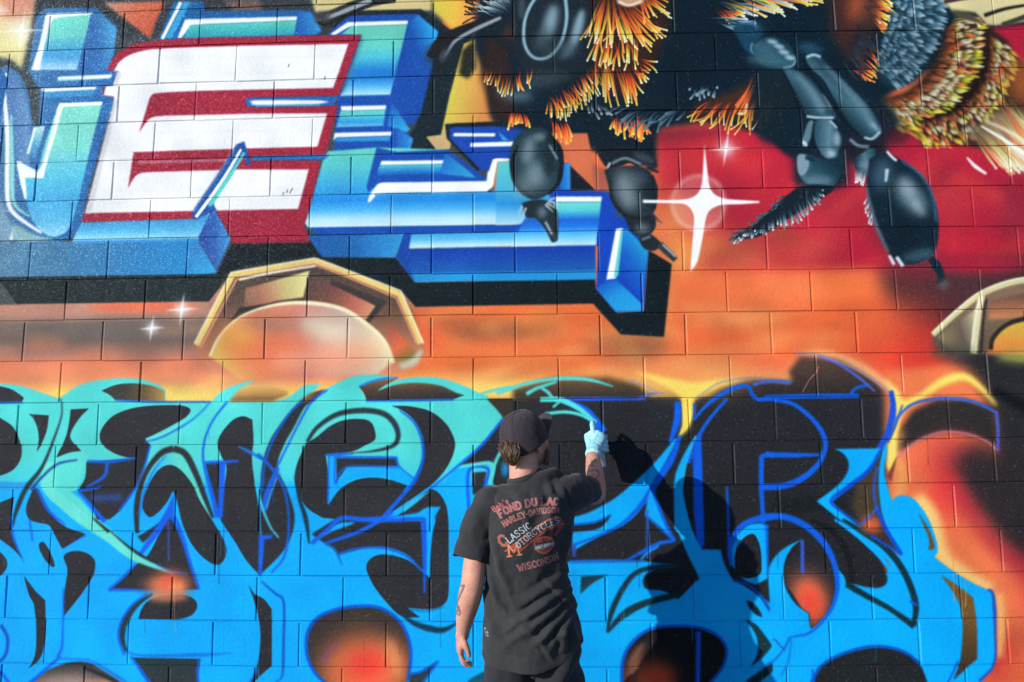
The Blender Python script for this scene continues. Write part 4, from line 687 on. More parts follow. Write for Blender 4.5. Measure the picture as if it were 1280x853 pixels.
class NT:
    def __init__(s, name):
        s.m = bpy.data.materials.new(name); s.m.use_nodes = True; s.t = s.m.node_tree; s.b = s.t.nodes['Principled BSDF']
    def n(s, typ, **kw):
        x = s.t.nodes.new('ShaderNode'+typ)
        for k, v in kw.items():
            if k in x.inputs: x.inputs[k].default_value = v
            else: setattr(x, k, v)
        return x
    def l(s, a, b): s.t.links.new(a, b)
    def noise(s, vec, scale, detail=3, rough=.55):
        x = s.n('TexNoise'); x.inputs['Scale'].default_value = scale; x.inputs['Detail'].default_value = detail; x.inputs['Roughness'].default_value = rough
        s.l(vec, x.inputs['Vector']); return x.outputs['Fac']
    def bump(s, h, strength, dist, prev=None):
        x = s.n('Bump'); x.inputs['Strength'].default_value = strength; x.inputs['Distance'].default_value = dist
        s.l(h, x.inputs['Height'])
        if prev: s.l(prev, x.inputs['Normal'])
        return x.outputs['Normal']
    def mix(s, fac, a, b, mode='MIX'):
        x = s.n('Mix', data_type='RGBA', blend_type=mode)
        for i, v in ((0,fac),(6,a),(7,b)):
            if hasattr(v, 'is_linked'): s.l(v, x.inputs[i])
            else: x.inputs[i].default_value = v if i == 0 else (*v, 1)
        return x.outputs[2]
    def ramp(s, f, *st):
        x = s.n('ValToRGB'); e = x.color_ramp.elements
        while len(e) < len(st): e.new(.5)
        for q, (p, c) in zip(e, st): q.position = p; q.color = (*c, 1) if len(c) == 3 else c
        s.l(f, x.inputs[0]); return x.outputs[0]
def lin(h):
    return tuple(float(((c+.055)/1.055)**2.4 if c > .04045 else c/12.92) for c in hexc(h))
def simple_mat(name, col, rough=.7, spec=.3, nscale=60, var=.25, bump=.0, bscale=200):
    m = NT(name); tc = m.n('TexCoord').outputs['Object']
    f = m.noise(tc, nscale, 4)
    c = m.ramp(f, (.3, tuple(x*(1-var) for x in col)), (.7, tuple(min(1,x*(1+var)) for x in col)))
    m.l(c, m.b.inputs['Base Color']); m.b.inputs['Roughness'].default_value = rough; m.b.inputs['Specular IOR Level'].default_value = spec
    if bump: m.l(m.bump(m.noise(tc, bscale, 3), bump, .004), m.b.inputs['Normal'])
    return m.m
# ---------------------------------------------------------------- wall geometry and mural mapping
BW, BH, NC = 0.4040, 0.2032, 23                         # block module, courses
WX0, WX1, WTOP = -5.25, 5.25, 23*0.2032
RES = 400.0                                             # mural texels per metre
def px_to_wall(p):                                      # tracing units (photo pixels) -> metres on the wall face
    p = np.asarray(p, float).reshape(-1,2); u = p[:,0]-640; v = p[:,1]-426.5
    c, s = math.cos(ROLL), math.sin(ROLL); u, v = c*u+s*v, -s*u+c*v
    x = u/FPX; z = -v/FPX
    c, s = math.cos(PITCH), math.sin(PITCH); y, z = c-s*z, s+c*z
    c, s = math.cos(YAW), math.sin(YAW); X, Y = c*x+s*y, -s*x+c*y
    D = -CAM[1]
    return np.stack([CAM[0]+X/Y*D, CAM[2]+z/Y*D], 1)
def wall_to_canvas(w): return np.stack([(w[:,0]-WX0)*RES, (WTOP-w[:,1])*RES], 1)
def canvas_to_px(X, Y):                                 # the inverse, for colour gradients
    dx = X/RES+WX0-CAM[0]; dz = WTOP-Y/RES-CAM[2]; D = -CAM[1]
    c, s = math.cos(YAW), math.sin(YAW); x, y = c*dx-s*D, s*dx+c*D
    c, s = math.cos(PITCH), math.sin(PITCH); y2, z2 = c*y+s*dz, -s*y+c*dz
    u, v = FPX*x/y2, -FPX*z2/y2; c, s = math.cos(ROLL), math.sin(ROLL)
    return 640+c*u-s*v, 426.5+s*u+c*v
def bow(x, z):                                          # courses bowed to follow the camera lens's barrel distortion
    dx, dz = x+.113, z-2.11; r2 = min(dx*dx+dz*dz, 9.0)
    f = 1/(1+.01516*r2/6.5); return -.113+dx*f, 2.11+dz*f if z > .02 else z
rnd = random.Random(11)
cells = []
XOFF = -2.3165
for k in range(NC):
    z1 = WTOP-k*BH; z0 = z1-BH
    off = XOFF-BW/2*((k-5) % 2 != 0)
    a = off-math.ceil((off-WX0)/BW)*BW
    while a < WX1:
        x0, x1 = max(a, WX0), min(a+BW, WX1)
        if x1-x0 > .02: cells.append((x0, x1, z0, z1))
        a += BW
cv = Canvas(int((WX1-WX0)*RES), int(WTOP*RES), lambda p: wall_to_canvas(px_to_wall(p)), canvas_to_px, RES/252.0, '#35373d')
def px_grid(): return canvas_to_px(np.arange(cv.w, dtype=np.float32)+.5, (np.arange(cv.h, dtype=np.float32)+.5)[:,None])
cv.px_grid = px_grid
paint_mural(cv); paint_drips(cv)
jr = np.random.default_rng(21)
for c in cells:                                         # thin pale line along the right side of each upright joint
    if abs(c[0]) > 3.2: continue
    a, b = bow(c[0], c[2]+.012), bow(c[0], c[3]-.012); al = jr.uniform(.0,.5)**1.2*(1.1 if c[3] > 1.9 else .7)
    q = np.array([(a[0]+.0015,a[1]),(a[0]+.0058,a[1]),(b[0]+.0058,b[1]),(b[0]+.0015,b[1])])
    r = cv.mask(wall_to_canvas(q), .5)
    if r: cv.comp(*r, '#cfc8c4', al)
    e = bow((c[0]+c[1])/2, c[2]); q = np.array([bow(c[0], c[2]), bow(c[1], c[2])])
    r = cv.mask(wall_to_canvas(np.array([(q[0,0],q[0,1]+.002),(q[1,0],q[1,1]+.002),(q[1,0],q[1,1]-.0015),(q[0,0],q[0,1]-.0015)])), .5)
    if r: cv.comp(*r, '#b8b0a8' if jr.random() < .3 else '#14181c', jr.uniform(.0,.2))
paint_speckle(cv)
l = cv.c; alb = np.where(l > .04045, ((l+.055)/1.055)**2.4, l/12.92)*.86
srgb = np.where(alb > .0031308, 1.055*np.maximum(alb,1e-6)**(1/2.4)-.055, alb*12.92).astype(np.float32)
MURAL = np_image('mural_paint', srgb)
del l, alb, srgb
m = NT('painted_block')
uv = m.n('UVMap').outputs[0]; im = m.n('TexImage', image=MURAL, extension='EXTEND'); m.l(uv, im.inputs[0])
pos = m.n('NewGeometry').outputs['Position']
f1 = m.noise(pos, 7, 3)
colr = m.mix(1.0, im.outputs[0], m.ramp(f1, (.3,(.93,.93,.93)), (.7,(1,1,1))), 'MULTIPLY')
m.l(colr, m.b.inputs['Base Color'])
m.l(m.ramp(m.noise(pos, 18, 4), (.3,(.46,)*3), (.7,(.66,)*3)), m.b.inputs['Roughness']); m.b.inputs['Specular IOR Level'].default_value = .08
nb = m.bump(m.noise(pos, 55, 4, .6), .34, .006); nb = m.bump(m.noise(pos, 240, 4, .75), .75, .0034, nb)
vo = m.n('TexVoronoi'); vo.inputs['Scale'].default_value = 46; m.l(pos, vo.inputs['Vector'])
pit = m.ramp(vo.outputs['Distance'], (.05,(0,0,0)), (.16,(1,1,1))); nb = m.bump(pit, .12, .003, nb)
m.l(nb, m.b.inputs['Normal'])
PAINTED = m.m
GROUND_M = NT('pavement'); g = GROUND_M
gp = g.n('NewGeometry').outputs['Position']
g.l(g.mix(g.noise(gp, 90, 3), g.ramp(g.noise(gp, 1.3, 5), (.3,(.042,.042,.044)), (.7,(.06,.06,.062))), (.09,.09,.092)), g.b.inputs['Base Color']); g.b.inputs['Roughness'].default_value = .9
g.l(g.bump(g.noise(gp, 160, 4), .6, .006), g.b.inputs['Normal'])
# ---------------------------------------------------------------- ground
gv = [(-220,-220,0),(220,-220,0),(220,220,0),(-220,220,0)]
tag(mesh_obj('pavement', gv, [(0,1,2,3)], GROUND_M.m, smooth=False), kind='structure')
# ---------------------------------------------------------------- block wall
wall = link(bpy.data.objects.new('block_wall', None)); wall.location = (0,0,0)
tag(wall, 'long painted concrete block wall covered by a colourful spray paint mural', 'wall')
def uvw(x, z): return ((x-WX0)/(WX1-WX0), z/WTOP)
GAP, BEV, DEP = .0050, .0038, .19
def block_geo(x0, x1, z0, z1, rnd):
    dy = rnd.uniform(-.0008,.0008); tx, tz = rnd.uniform(-.0013,.0013), rnd.uniform(-.0009,.0009); j = lambda: rnd.uniform(-.0008,.0008)
    c = [bow(x0,z0), bow(x1,z0), bow(x1,z1), bow(x0,z1)]
    sg = [(1,1),(-1,1),(-1,-1),(1,-1)]
    g2 = GAP/2*rnd.uniform(.7,1.5)
    outer = [(x+a*g2+j(), z+b*g2+j()) for (x,z),(a,b) in zip(c,sg)]
    v = []
    for (x,z),(a,b) in zip(outer,sg): v.append((x+a*BEV, dy+j()*.5+a*tx+b*tz, z+b*BEV))
    for (x,z),(a,b) in zip(outer,sg): v.append((x+a*BEV*.3, dy+BEV*.45, z+b*BEV*.3))
    for (x,z) in outer: v.append((x, dy+BEV*1.6, z))
    for (x,z) in outer: v.append((x, DEP, z))
    fs = [(0,1,2,3)]
    for r in (0,4,8):
        for k in range(4): fs.append((r+k, r+4+k, r+4+(k+1)%4, r+(k+1)%4))
    return v, fs
def seen(c): return max(0, max(abs((c[0]+c[1])/2+.15)-2.62, 0)+max(.48-c[3], 0)*1.5+max(c[2]-3.9, 0)*1.5)
cells.sort(key=seen); rest_v, rest_f = [], []
for i, c in enumerate(cells):
    v, fs = block_geo(*c, rnd)
    if i < 300:
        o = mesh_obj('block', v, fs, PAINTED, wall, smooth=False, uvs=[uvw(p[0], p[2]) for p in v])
    else:
        n = len(rest_v); rest_v += v; rest_f += [tuple(q+n for q in f) for f in fs]
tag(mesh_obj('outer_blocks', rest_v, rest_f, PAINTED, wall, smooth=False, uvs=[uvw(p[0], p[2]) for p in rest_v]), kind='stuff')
# mortar: one sheet set back behind the block faces
nx, nz = 70, 46; mv = []; mf = []
for a in range(nz+1):
    for b in range(nx+1):
        x = WX0+.01+(WX1-WX0-.02)*b/nx; z = (WTOP-.006)*a/nz
        mv.append((x, .0046+.0014*noise.noise(Vector((x*9, z*9, 0))), z))
for a in range(nz):
    for b in range(nx): q = a*(nx+1)+b; mf.append((q, q+1, q+nx+2, q+nx+1))
mesh_obj('mortar', mv, mf, PAINTED, wall, uvs=[uvw(p[0], p[2]) for p in mv])
# ---------------------------------------------------------------- painter
V3 = Vector
def frame(d):
    d = d.normalized(); a = V3((0,0,1)) if abs(d.z) < .9 else V3((1,0,0))
    x = a.cross(d).normalized(); return x, d.cross(x)
def tube(bm, P, rad, seg=14, flat=None, cap=True):
    """tapered tube through points; rad entries r or (rx, ry)"""
    P = [V3(p) for p in P]; n = len(P); rings = []
    prev = None
    for i, p in enumerate(P):
        d = (P[min(i+1,n-1)]-P[max(i-1,0)]).normalized()
        if prev is None: x, y = frame(d)
        else:
            x = (prev-d*prev.dot(d)).normalized(); y = d.cross(x)
        if i == 0 and flat is not None:
            x = (V3(flat)-d*V3(flat).dot(d)).normalized(); y = d.cross(x)
        prev = x
        r = rad[i] if isinstance(rad[i], tuple) else (rad[i], rad[i])
        rings.append([bm.verts.new(p+x*math.cos(t)*r[0]+y*math.sin(t)*r[1]) for t in [2*math.pi*k/seg for k in range(seg)]])
    for a, b in zip(rings, rings[1:]):
        for k in range(seg): bm.faces.new((a[k], a[(k+1)%seg], b[(k+1)%seg], b[k]))
    if cap:
        for r, i, sgn in ((rings[0],0,-1),(rings[-1],n-1,1)):
            d = (P[1]-P[0]).normalized()*-1 if i == 0 else (P[-1]-P[-2]).normalized()
            rr = rad[i] if not isinstance(rad[i], tuple) else min(rad[i])
            c = bm.verts.new(P[i]+d*rr*.75)
            mid = [bm.verts.new(P[i]+(v.co-P[i])*.72+d*rr*.5) for v in r]
            for k in range(seg):
                k2 = (k+1)%seg
                if i == 0: bm.faces.new((r[k2], r[k], mid[k], mid[k2])); bm.faces.new((mid[k2], mid[k], c))
                else: bm.faces.new((r[k], r[k2], mid[k2], mid[k])); bm.faces.new((mid[k], mid[k2], c))
    return rings
def smoothed(P, rad, k=4):
    """Catmull-Rom resample of points and radii"""
    P = [np.array(p, float) for p in P]; Rr = [np.array(r if isinstance(r, tuple) else (r, r), float) for r in rad]; oP, oR = [], []
    n = len(P)
    for i in range(n-1):
        for q in range(k):
            t = q/k
            f = lambda A: (lambda a,b,c,d: .5*((2*b)+(-a+c)*t+(2*a-5*b+4*c-d)*t*t+(-a+3*b-3*c+d)*t**3))(A[max(i-1,0)],A[i],A[i+1],A[min(i+2,n-1)])
            oP.append(V3(f(P))); oR.append(tuple(f(Rr)))
    oP.append(V3(P[-1])); oR.append(tuple(Rr[-1])); return oP, oR
def ell(bm, c, r, rot=None, seg=20):
    M = Matrix.Translation(c) @ (rot.to_4x4() if rot else Matrix.Identity(4)) @ Matrix.Diagonal((*r,1))
    bmesh.ops.create_uvsphere(bm, u_segments=seg, v_segments=seg*2//3, radius=1, matrix=M)
def remeshed(name, bm, voxel, sm, mat, parent=None, fac=.5):
    me = bpy.data.meshes.new(name); bm.to_mesh(me); bm.free()
    o = bpy.data.objects.new(name, me); COL.objects.link(o)
    r = o.modifiers.new('r','REMESH'); r.mode = 'VOXEL'; r.voxel_size = voxel; r.use_smooth_shade = True
    s = o.modifiers.new('s','SMOOTH'); s.iterations = sm; s.factor = fac
    dg = bpy.context.evaluated_depsgraph_get(); dg.update()
    new = bpy.data.meshes.new_from_object(o.evaluated_get(dg)); new.name = name
    o.modifiers.clear(); o.data = new; bpy.data.meshes.remove(me)
    new.polygons.foreach_set('use_smooth', [True]*len(new.polygons)); new.materials.clear(); new.materials.append(mat)
    if parent is not None: o.parent = parent
    return o
# head axes: the face looks right and into the wall, chin up
HC = V3((-.052,-.625,1.632)); F0 = V3((math.sin(R(42)), math.cos(R(42)), 0)); Rt = V3((F0.y, -F0.x, 0))
tilt = R(14); HF = F0*math.cos(tilt)+V3((0,0,1))*math.sin(tilt); HU = V3((0,0,1))*math.cos(tilt)-F0*math.sin(tilt)
HR = Matrix((Rt, HF, HU)).transposed()                   # columns: right, forward, up
def hd(r, f, u): return HC+Rt*r+HF*f+HU*u
# skin
def tattoo_canvas():
    # tracing units -> texels, square patch over both forearms
    T = lambda p: (np.asarray(p, float).reshape(-1,2)-np.array([540,520]))*4.0
    k = Canvas(4*240, 4*320, T, None, 4.0, '#000000')
    S = lambda t, w, a=1: k.S(t, w, '#ffffff', .5, a)
    S('571,737 577,736 581,734 576,744', [1.8,2.0,1.5], .95); S('581,735 574,750 570,760 574,768 573,775 566,772', [1.4,2.2,2.2,2.5,2.2,1.4], 1); S('571,742 568,752 571,765 569,775', [1.4,2.2,2.2,1.4], .95); S('572,738 573,748', [1,1.2], .8); S('566,773 571,770 574,762', [1,1.5,1], .8)
    near = lambda t: ' '.join('%g,%g' % (669.8+(float(q.split(',')[0])-669.8)*1.125, 559+(float(q.split(',')[1])-559)*1.125) for q in t.split())
    for t, w, a in (('729,572 748,574',9,.3),('730,580 747,580',6,.35),('736,592 744,590 748,594 744,600 736,602 732,596',2.2,.75),('734,598 742,596',1.8,.7),('730,606 738,612 742,620',2.5,.6),('742,604 748,608',2,.6),('731,588 736,584 744,586',1.8,.6),('733,566 745,567',6,.35),('738,575 742,584',2,.5),('746,612 748,620',2,.5),('732,615 736,624',2,.5)): S(near(t), w, a)
    return k.c[...,0]
TATTOO = np_image('tattoo_ink', np.repeat(tattoo_canvas()[...,None],3,-1), nc=True)
def px_plane(u, v, d):                                  # tracing units -> (x, z) on the plane d in front of the wall
    w = px_to_wall((u, v))[0]; s = 1-d/(-CAM[1]); return CAM[0]+(w[0]-CAM[0])*s, CAM[2]+(w[1]-CAM[2])*s
def planar(mt, rect, d, size_px, pos):
    """image coordinates from object x,z over the plane d"""
    x0, z1 = px_plane(rect[0], rect[1], d); x1, z0 = px_plane(rect[2], rect[3], d)
    se = mt.n('SeparateXYZ'); mt.l(pos, se.inputs[0]); cb = mt.n('CombineXYZ')
    for ax, a, b in (('X',x0,x1),('Z',z0,z1)):
        q = mt.n('MapRange'); q.clamp = False
        q.inputs['From Min'].default_value = a; q.inputs['From Max'].default_value = b; mt.l(se.outputs[ax], q.inputs['Value']); mt.l(q.outputs[0], cb.inputs['X' if ax == 'X' else 'Y'])
    return cb.outputs[0]
sk = NT('skin'); po = sk.n('TexCoord').outputs['Object']
c = sk.ramp(sk.noise(po, 9, 4), (.3,(.47,.20,.14)), (.55,(.57,.29,.21)), (.75,(.62,.37,.28)))
c = sk.mix(.22, c, sk.ramp(sk.noise(po, 120, 3), (.35,(.42,.16,.11)), (.65,(.64,.36,.28))))
ti = sk.n('TexImage', image=TATTOO, extension='CLIP'); sk.l(planar(sk, (540,520,780,840), .68, None, po), ti.inputs[0])
tf = sk.n('Math', operation='MULTIPLY'); tf.inputs[1].default_value = .82; sk.l(ti.outputs[0], tf.inputs[0])
c = sk.mix(tf.outputs[0], c, (.03,.035,.03)); sk.l(c, sk.b.inputs['Base Color'])
sk.b.inputs['Roughness'].default_value = .5; sk.b.inputs['Subsurface Weight'].default_value = .12; sk.b.inputs['Subsurface Radius'].default_value = (.012,.005,.003); sk.b.inputs['Specular IOR Level'].default_value = .35
sk.l(sk.bump(sk.noise(po, 420, 3), .4, .002, sk.bump(sk.noise(po, 45, 4), .35, .006)), sk.b.inputs['Normal'])
SKIN = sk.m
bm = bmesh.new()
# trunk, kept inside the shirt
P, Q = smoothed([(-.03,-.61,.86),(-.04,-.605,1.0),(-.05,-.60,1.15),(-.055,-.605,1.3),(-.05,-.61,1.40)], [(.12,.085),(.095,.07),(.09,.065),(.10,.07),(.10,.06)]); tube(bm, P, Q, 24, flat=(1,0,0))
# neck and head
P, Q = smoothed([(-.048,-.622,1.38),(-.05,-.63,1.47),(-.052,-.632,1.54),(-.05,-.625,1.60)], [(.085,.07),(.061,.06),(.057,.058),(.058,.062)]); tube(bm, P, Q, 20, flat=(1,0,0))
ell(bm, hd(0,-.002,.012), (.071,.087,.080), HR); ell(bm, hd(0,.03,-.035), (.06,.062,.075), HR); ell(bm, hd(0,.062,-.088), (.032,.03,.026), HR)
ell(bm, hd(0,.083,.012), (.05,.018,.016), HR); ell(bm, hd(0,.097,-.018), (.011,.016,.026), HR); ell(bm, hd(0,.104,-.034), (.017,.014,.011), HR)
ell(bm, hd(0,.086,-.062), (.024,.012,.006), HR); ell(bm, hd(0,.084,-.073), (.021,.012,.007), HR)
for s in (-1, 1):
    ell(bm, hd(s*.047,.062,-.024), (.02,.02,.022), HR)
    er = HR @ Matrix.Rotation(s*R(22),3,'Z')
    ell(bm, hd(s*.077,-.004,-.014), (.008,.019,.032), er); ell(bm, hd(s*.075,.004,-.044), (.008,.011,.012), er)
# left arm hanging
P, Q = smoothed([(-.15,-.62,1.40),(-.195,-.63,1.38),(-.222,-.655,1.27),(-.240,-.672,1.16),(-.247,-.672,1.10),(-.262,-.650,1.04),(-.279,-.618,.97),(-.290,-.592,.915),(-.296,-.58,.885)],
    [.045,.048,.047,.045,.045,.045,.037,.028,.0265]); tube(bm, P, Q, 18)
# left hand: palm towards the thigh, fingers curled
palm = [(-.295,-.583,.895),(-.302,-.575,.865),(-.304,-.568,.833)]
P, Q = smoothed(palm, [(.017,.025),(.017,.038),(.015,.040)]); tube(bm, P, Q, 16, flat=(1,.15,0))
FG = [(-.030,[(0,0),(.003,-.038),(.016,-.060),(.034,-.064)],.0098), (-.010,[(0,0),(.004,-.042),(.020,-.064),(.040,-.066)],.0102), (.011,[(0,0),(.008,-.036),(.026,-.052),(.043,-.050)],.0093), (.030,[(0,0),(.008,-.028),(.022,-.040),(.036,-.038)],.0082)]
for oy, seg, r in FG:
    base = V3((-.303,-.572-oy,.838))
    P, Q = smoothed([base+V3((0,0,.02))]+[base+V3((a,.004*i,b)) for i,(a,b) in enumerate(seg)], [r*1.1,r*1.05,r,r*.93,r*.82], 3); tube(bm, P, Q, 12)
P, Q = smoothed([(-.292,-.602,.885),(-.280,-.608,.862),(-.270,-.606,.838),(-.266,-.599,.816)], [.013,.0125,.0105,.0085], 4); tube(bm, P, Q, 12)
# right arm reaching to the wall
RA = [(.08,-.60,1.40),(.13,-.575,1.428),(.182,-.485,1.428),(.230,-.395,1.410),(.249,-.352,1.412),(.250,-.315,1.458),(.246,-.268,1.522),(.244,-.232,1.572),(.250,-.205,1.60)]
P, Q = smoothed(RA, [.04,.042,.040,.040,.040,.041,.037,.029,.0265]); tube(bm, P, Q, 18)
CT, CB = V3((.262,-.098,1.690)), V3((.280,-.125,1.512)); CA = (CT-CB).normalized()   # spray can axis
def hand_right(bm, g):
    """palm behind the can, four fingers round it, index on the cap"""
    P, Q = smoothed([(.250,-.212,1.592),(.256,-.182,1.622),(.262,-.165,1.648),(.268,-.150,1.668)], [(.028*g,.02*g),(.037*g,.019*g),(.041*g,.018*g),(.037*g,.015*g)]); tube(bm, P, Q, 18, flat=(1,0,.1))
    c0 = (CT+CB)/2
    for i, (h, r, spread) in enumerate(((.052,.0098,1.0),(.030,.0098,1.04),(.009,.0092,1.0),(-.010,.0082,.92))):
        ctr = c0+CA*h; ax, ay = V3((1,0,0)), V3((0,1,0)); pts_ = []
        for a in (-58, -20, 20, 62, 100):
            t = R(a*spread); q = .0415+r*.55
            pts_.append(ctr+ax*(math.cos(t)*q)+ay*(math.sin(t)*q))
        st = V3((.272-.002*i, -.163+.004*i, 1.672-.021*i))
        P, Q = smoothed([st]+pts_, [r*1.1*g]+[r*g*x for x in (1.08,1.0,.97,.92,.8)], 3); tube(bm, P, Q, 12)
    # index finger raised over the cap
    P, Q = smoothed([(.255,-.158,1.662),(.252,-.150,1.690),(.252,-.128,1.714),(.260,-.106,1.716)], [.0122*g,.0108*g,.010*g,.0085*g], 4); tube(bm, P, Q, 12)
    # thumb on the near left side of the can
    P, Q = smoothed([(.236,-.188,1.622),(.226,-.160,1.645),(.229,-.128,1.660),(.240,-.104,1.662)], [.0145*g,.013*g,.0112*g,.009*g], 4); tube(bm, P, Q, 12)
hand_right(bm, .86)
# legs and feet
for s, hx, kx, ax_ in ((-1,-.115,-.125,-.135),(1,.065,.085,.10)):
    P, Q = smoothed([(hx,-.615,.90),(hx*1.02,-.61,.78),(kx,-.60,.50),(kx,-.615,.40),(ax_,-.635,.12),(ax_,-.63,.07)], [.085,.082,.058,.055,.038,.036]); tube(bm, P, Q, 18)
    P, Q = smoothed([(ax_,-.655,.05),(ax_+s*.01,-.60,.045),(ax_+s*.02,-.50,.03)], [(.036,.04),(.042,.036),(.04,.022)]); tube(bm, P, Q, 14)
person = remeshed('person', bm, .0052, 6, SKIN)
ORG = V3((-.02,-.62,0))                                  # origin at the feet
person.data.transform(Matrix.Translation(-ORG)); person.location = ORG
tag(person, 'person from behind in black t-shirt and dark cap, gloved hand raised to the wall', 'person')
def onp(o):                                              # clothing is built in world metres, then hung on the person
    o.data.transform(Matrix.Translation(-ORG)); o.parent = person; return o
# planar projections use object space: shift node mappings by the origin
for n_ in SKIN.node_tree.nodes:
    if n_.type == 'MAP_RANGE': pass
def shift_maps(mat):
    for n_ in mat.node_tree.nodes:
        if n_.type == 'MAP_RANGE' and n_.inputs['Value'].links[0].from_socket.name == 'X':
            n_.inputs['From Min'].default_value -= ORG.x; n_.inputs['From Max'].default_value -= ORG.x
shift_maps(SKIN)
# ---- shirt print
GL = {  # stroke letters in a 0..1 box, y up
 'A':['0,0 .5,1 1,0','.2,.38 .8,.38'],'B':['.1,0 .1,1 .7,1 .85,.75 .7,.53 .1,.53','.7,.53 .92,.27 .72,0 .1,0'],'C':['.92,.8 .6,1 .25,.9 .05,.5 .25,.1 .6,0 .92,.2'],'D':['.1,0 .1,1 .55,1 .9,.75 .95,.5 .9,.25 .55,0 .1,0'],'E':['.9,1 .1,1 .1,0 .9,0','.1,.52 .7,.52'],'F':['.9,1 .1,1 .1,0','.1,.52 .7,.52'],'G':['.92,.8 .6,1 .25,.9 .05,.5 .25,.1 .6,0 .92,.15 .92,.45 .6,.45'],'H':['.1,0 .1,1','.9,0 .9,1','.1,.5 .9,.5'],'I':['.5,0 .5,1'],'L':['.1,1 .1,0 .9,0 .9,.2'],'M':['.05,0 .1,1 .5,.3 .9,1 .95,0'],'N':['.1,0 .1,1 .9,0 .9,1'],'O':['.5,1 .15,.85 .05,.5 .15,.15 .5,0 .85,.15 .95,.5 .85,.85 .5,1'],'R':['.1,0 .1,1 .7,1 .88,.75 .7,.5 .1,.5','.5,.5 .95,0'],'S':['.9,.82 .6,1 .25,.95 .12,.75 .3,.55 .7,.45 .9,.25 .7,.03 .35,0 .08,.18'],'T':['.05,1 .95,1','.5,1 .5,0'],'U':['.1,1 .1,.25 .3,.02 .7,.02 .9,.25 .9,1'],'V':['.03,1 .5,0 .97,1'],'W':['.0,1 .25,0 .5,.75 .75,0 1,1'],'Y':['.05,1 .5,.5 .95,1','.5,.5 .5,0'],'-':['.15,.45 .85,.45'],"'":['.5,1 .42,.75'],
 'o':['.5,.6 .15,.45 .15,.12 .5,0 .85,.12 .85,.45 .5,.6'],'b':['.15,1 .15,.05 .5,0 .85,.15 .8,.45 .45,.6 .15,.4'],'s':['.8,.5 .5,.6 .2,.48 .5,.3 .8,.15 .5,0 .15,.08']}
def text_path(k, txt, base, h, sw, col, adv=None, slab=True, edge=None):
    c = spline(base, False); s = np.concatenate([[0], np.cumsum(np.hypot(*np.diff(c,axis=0).T))]); L = s[-1]
    wts = [.55 if ch == ' ' else .5 if ch in "I'" else .7 if ch == '-' else 1.25 if ch in 'MW' else 1.0 for ch in txt]; tot = sum(wts); x = 0
    for ch, w in zip(txt, wts):
        cw = L*w/tot; m0 = x+cw*.5; x += cw
        if ch == ' ': continue
        p = np.array([np.interp(m0, s, c[:,0]), np.interp(m0, s, c[:,1])]); q = np.array([np.interp(min(m0+.5,L), s, c[:,0])-np.interp(max(m0-.5,0), s, c[:,0]), np.interp(min(m0+.5,L), s, c[:,1])-np.interp(max(m0-.5,0), s, c[:,1])]); q /= np.hypot(*q); up = np.array([q[1], -q[0]])
        for ps, (ww, cc) in ([(0,(sw*1.6, edge))] if edge else [])+[(1,(sw, col))]:
            for stt in GL[ch]:
                g_ = pts(stt)[0]; P_ = p+((g_[:,:1]-.5)*cw*.82)*q+(g_[:,1:]*h)*up
                for a_, b_ in zip(P_, P_[1:]):
                    e_ = (b_-a_)/max(np.hypot(*(b_-a_)),1e-6)*ww*.3; k.S(np.stack([a_-e_, b_+e_]), ww, cc, .12)
                if slab and ch in 'FHILMNRATDUVWY':
                    for e_ in (0,-1):
                        if g_[e_,1] in (0., 1.): k.S(np.stack([P_[e_]-q*cw*.2, P_[e_]+q*cw*.2]), ww*.8, cc, .12)
PR = (594, 590, 726, 838)
Tp = lambda p: (np.asarray(p, float).reshape(-1,2)-np.array(PR[:2]))*7.0
kp = Canvas(7*(PR[2]-PR[0]), 7*(PR[3]-PR[1]), Tp, None, 7.0, '#1e1f21')
RED, CRM, ORG_C, WHT = '#b0605a', '#8a7674', '#bc5038', '#bcc4c8'
text_path(kp, "Bob's", '614.5,642 624,635.5 635,629', 7, 1.2, RED, slab=False, edge='#5a3838')
text_path(kp, 'FOND DU LAC', '623,649 634,642 646,637.5 660,634.5 678,633 697,633.5', 9, 1.7, RED, edge=CRM)
text_path(kp, 'HARLEY-DAVIDSON', '628,660 640,653 655,647.5 670,644.5 684,643 697,643.5', 7, 1.15, RED, edge=CRM)
text_path(kp, 'C', '623.5,686.5 634,681.5', 14, 2.1, ORG_C, slab=False, edge=CRM); text_path(kp, 'LASSIC', '634,681.5 645,673 655,666 663,661', 8.5, 1.3, WHT)
kp.P('627,692* 636,684 650,673 666,661 681,651.5 691,647 698,649* 704,660* 691,675* 697,660* 681,667 666,677.5 652,689 647,693* 640,690', ORG_C, .2)
kp.P('634,689* 650,676 666,664 681,654.5 691,650 697,652* 700,657* 681,664 666,674.5 651,686', '#1b1b1d', .2)
kp.S('641,685.5 652,677.5 667,666.5 682,657 692,652.5', .9, ORG_C, .15); kp.S('651,684 667,672 682,662.5 698,655.5', .9, ORG_C, .15); kp.L('690,672 699,660 702,661 692,674', '#a03c40', .3)
kp.L('628,692 640,682 649,684 647,694 640,690', ORG_C, .3)
text_path(kp, 'M', '632,698 649,695.5', 15, 2.2, '#d88a68', edge='#7a2c20'); text_path(kp, 'OTORCYCLES', '645.5,688 655,680 667,671 682,662 698.5,656', 8, 1.25, WHT)
kp.P('664,681* 668,676 674,674 679,673 685,674.5 689,677* 691,682* 690,687 686,692 680,696 672,695 667,690*', ORG_C, .2); kp.P('666,681* 670,677.5 679,675 686,676.5 688.5,681* 687,687 680,693.5 673,692.5 668,688', '#2a1a1a', .2)
kp.L('664.5,685 690.5,680 691,686.5 665.5,691', CRM, .2); kp.L('665.5,686 690,681 690.5,685.5 666.3,690', '#1b1b1d', .2)
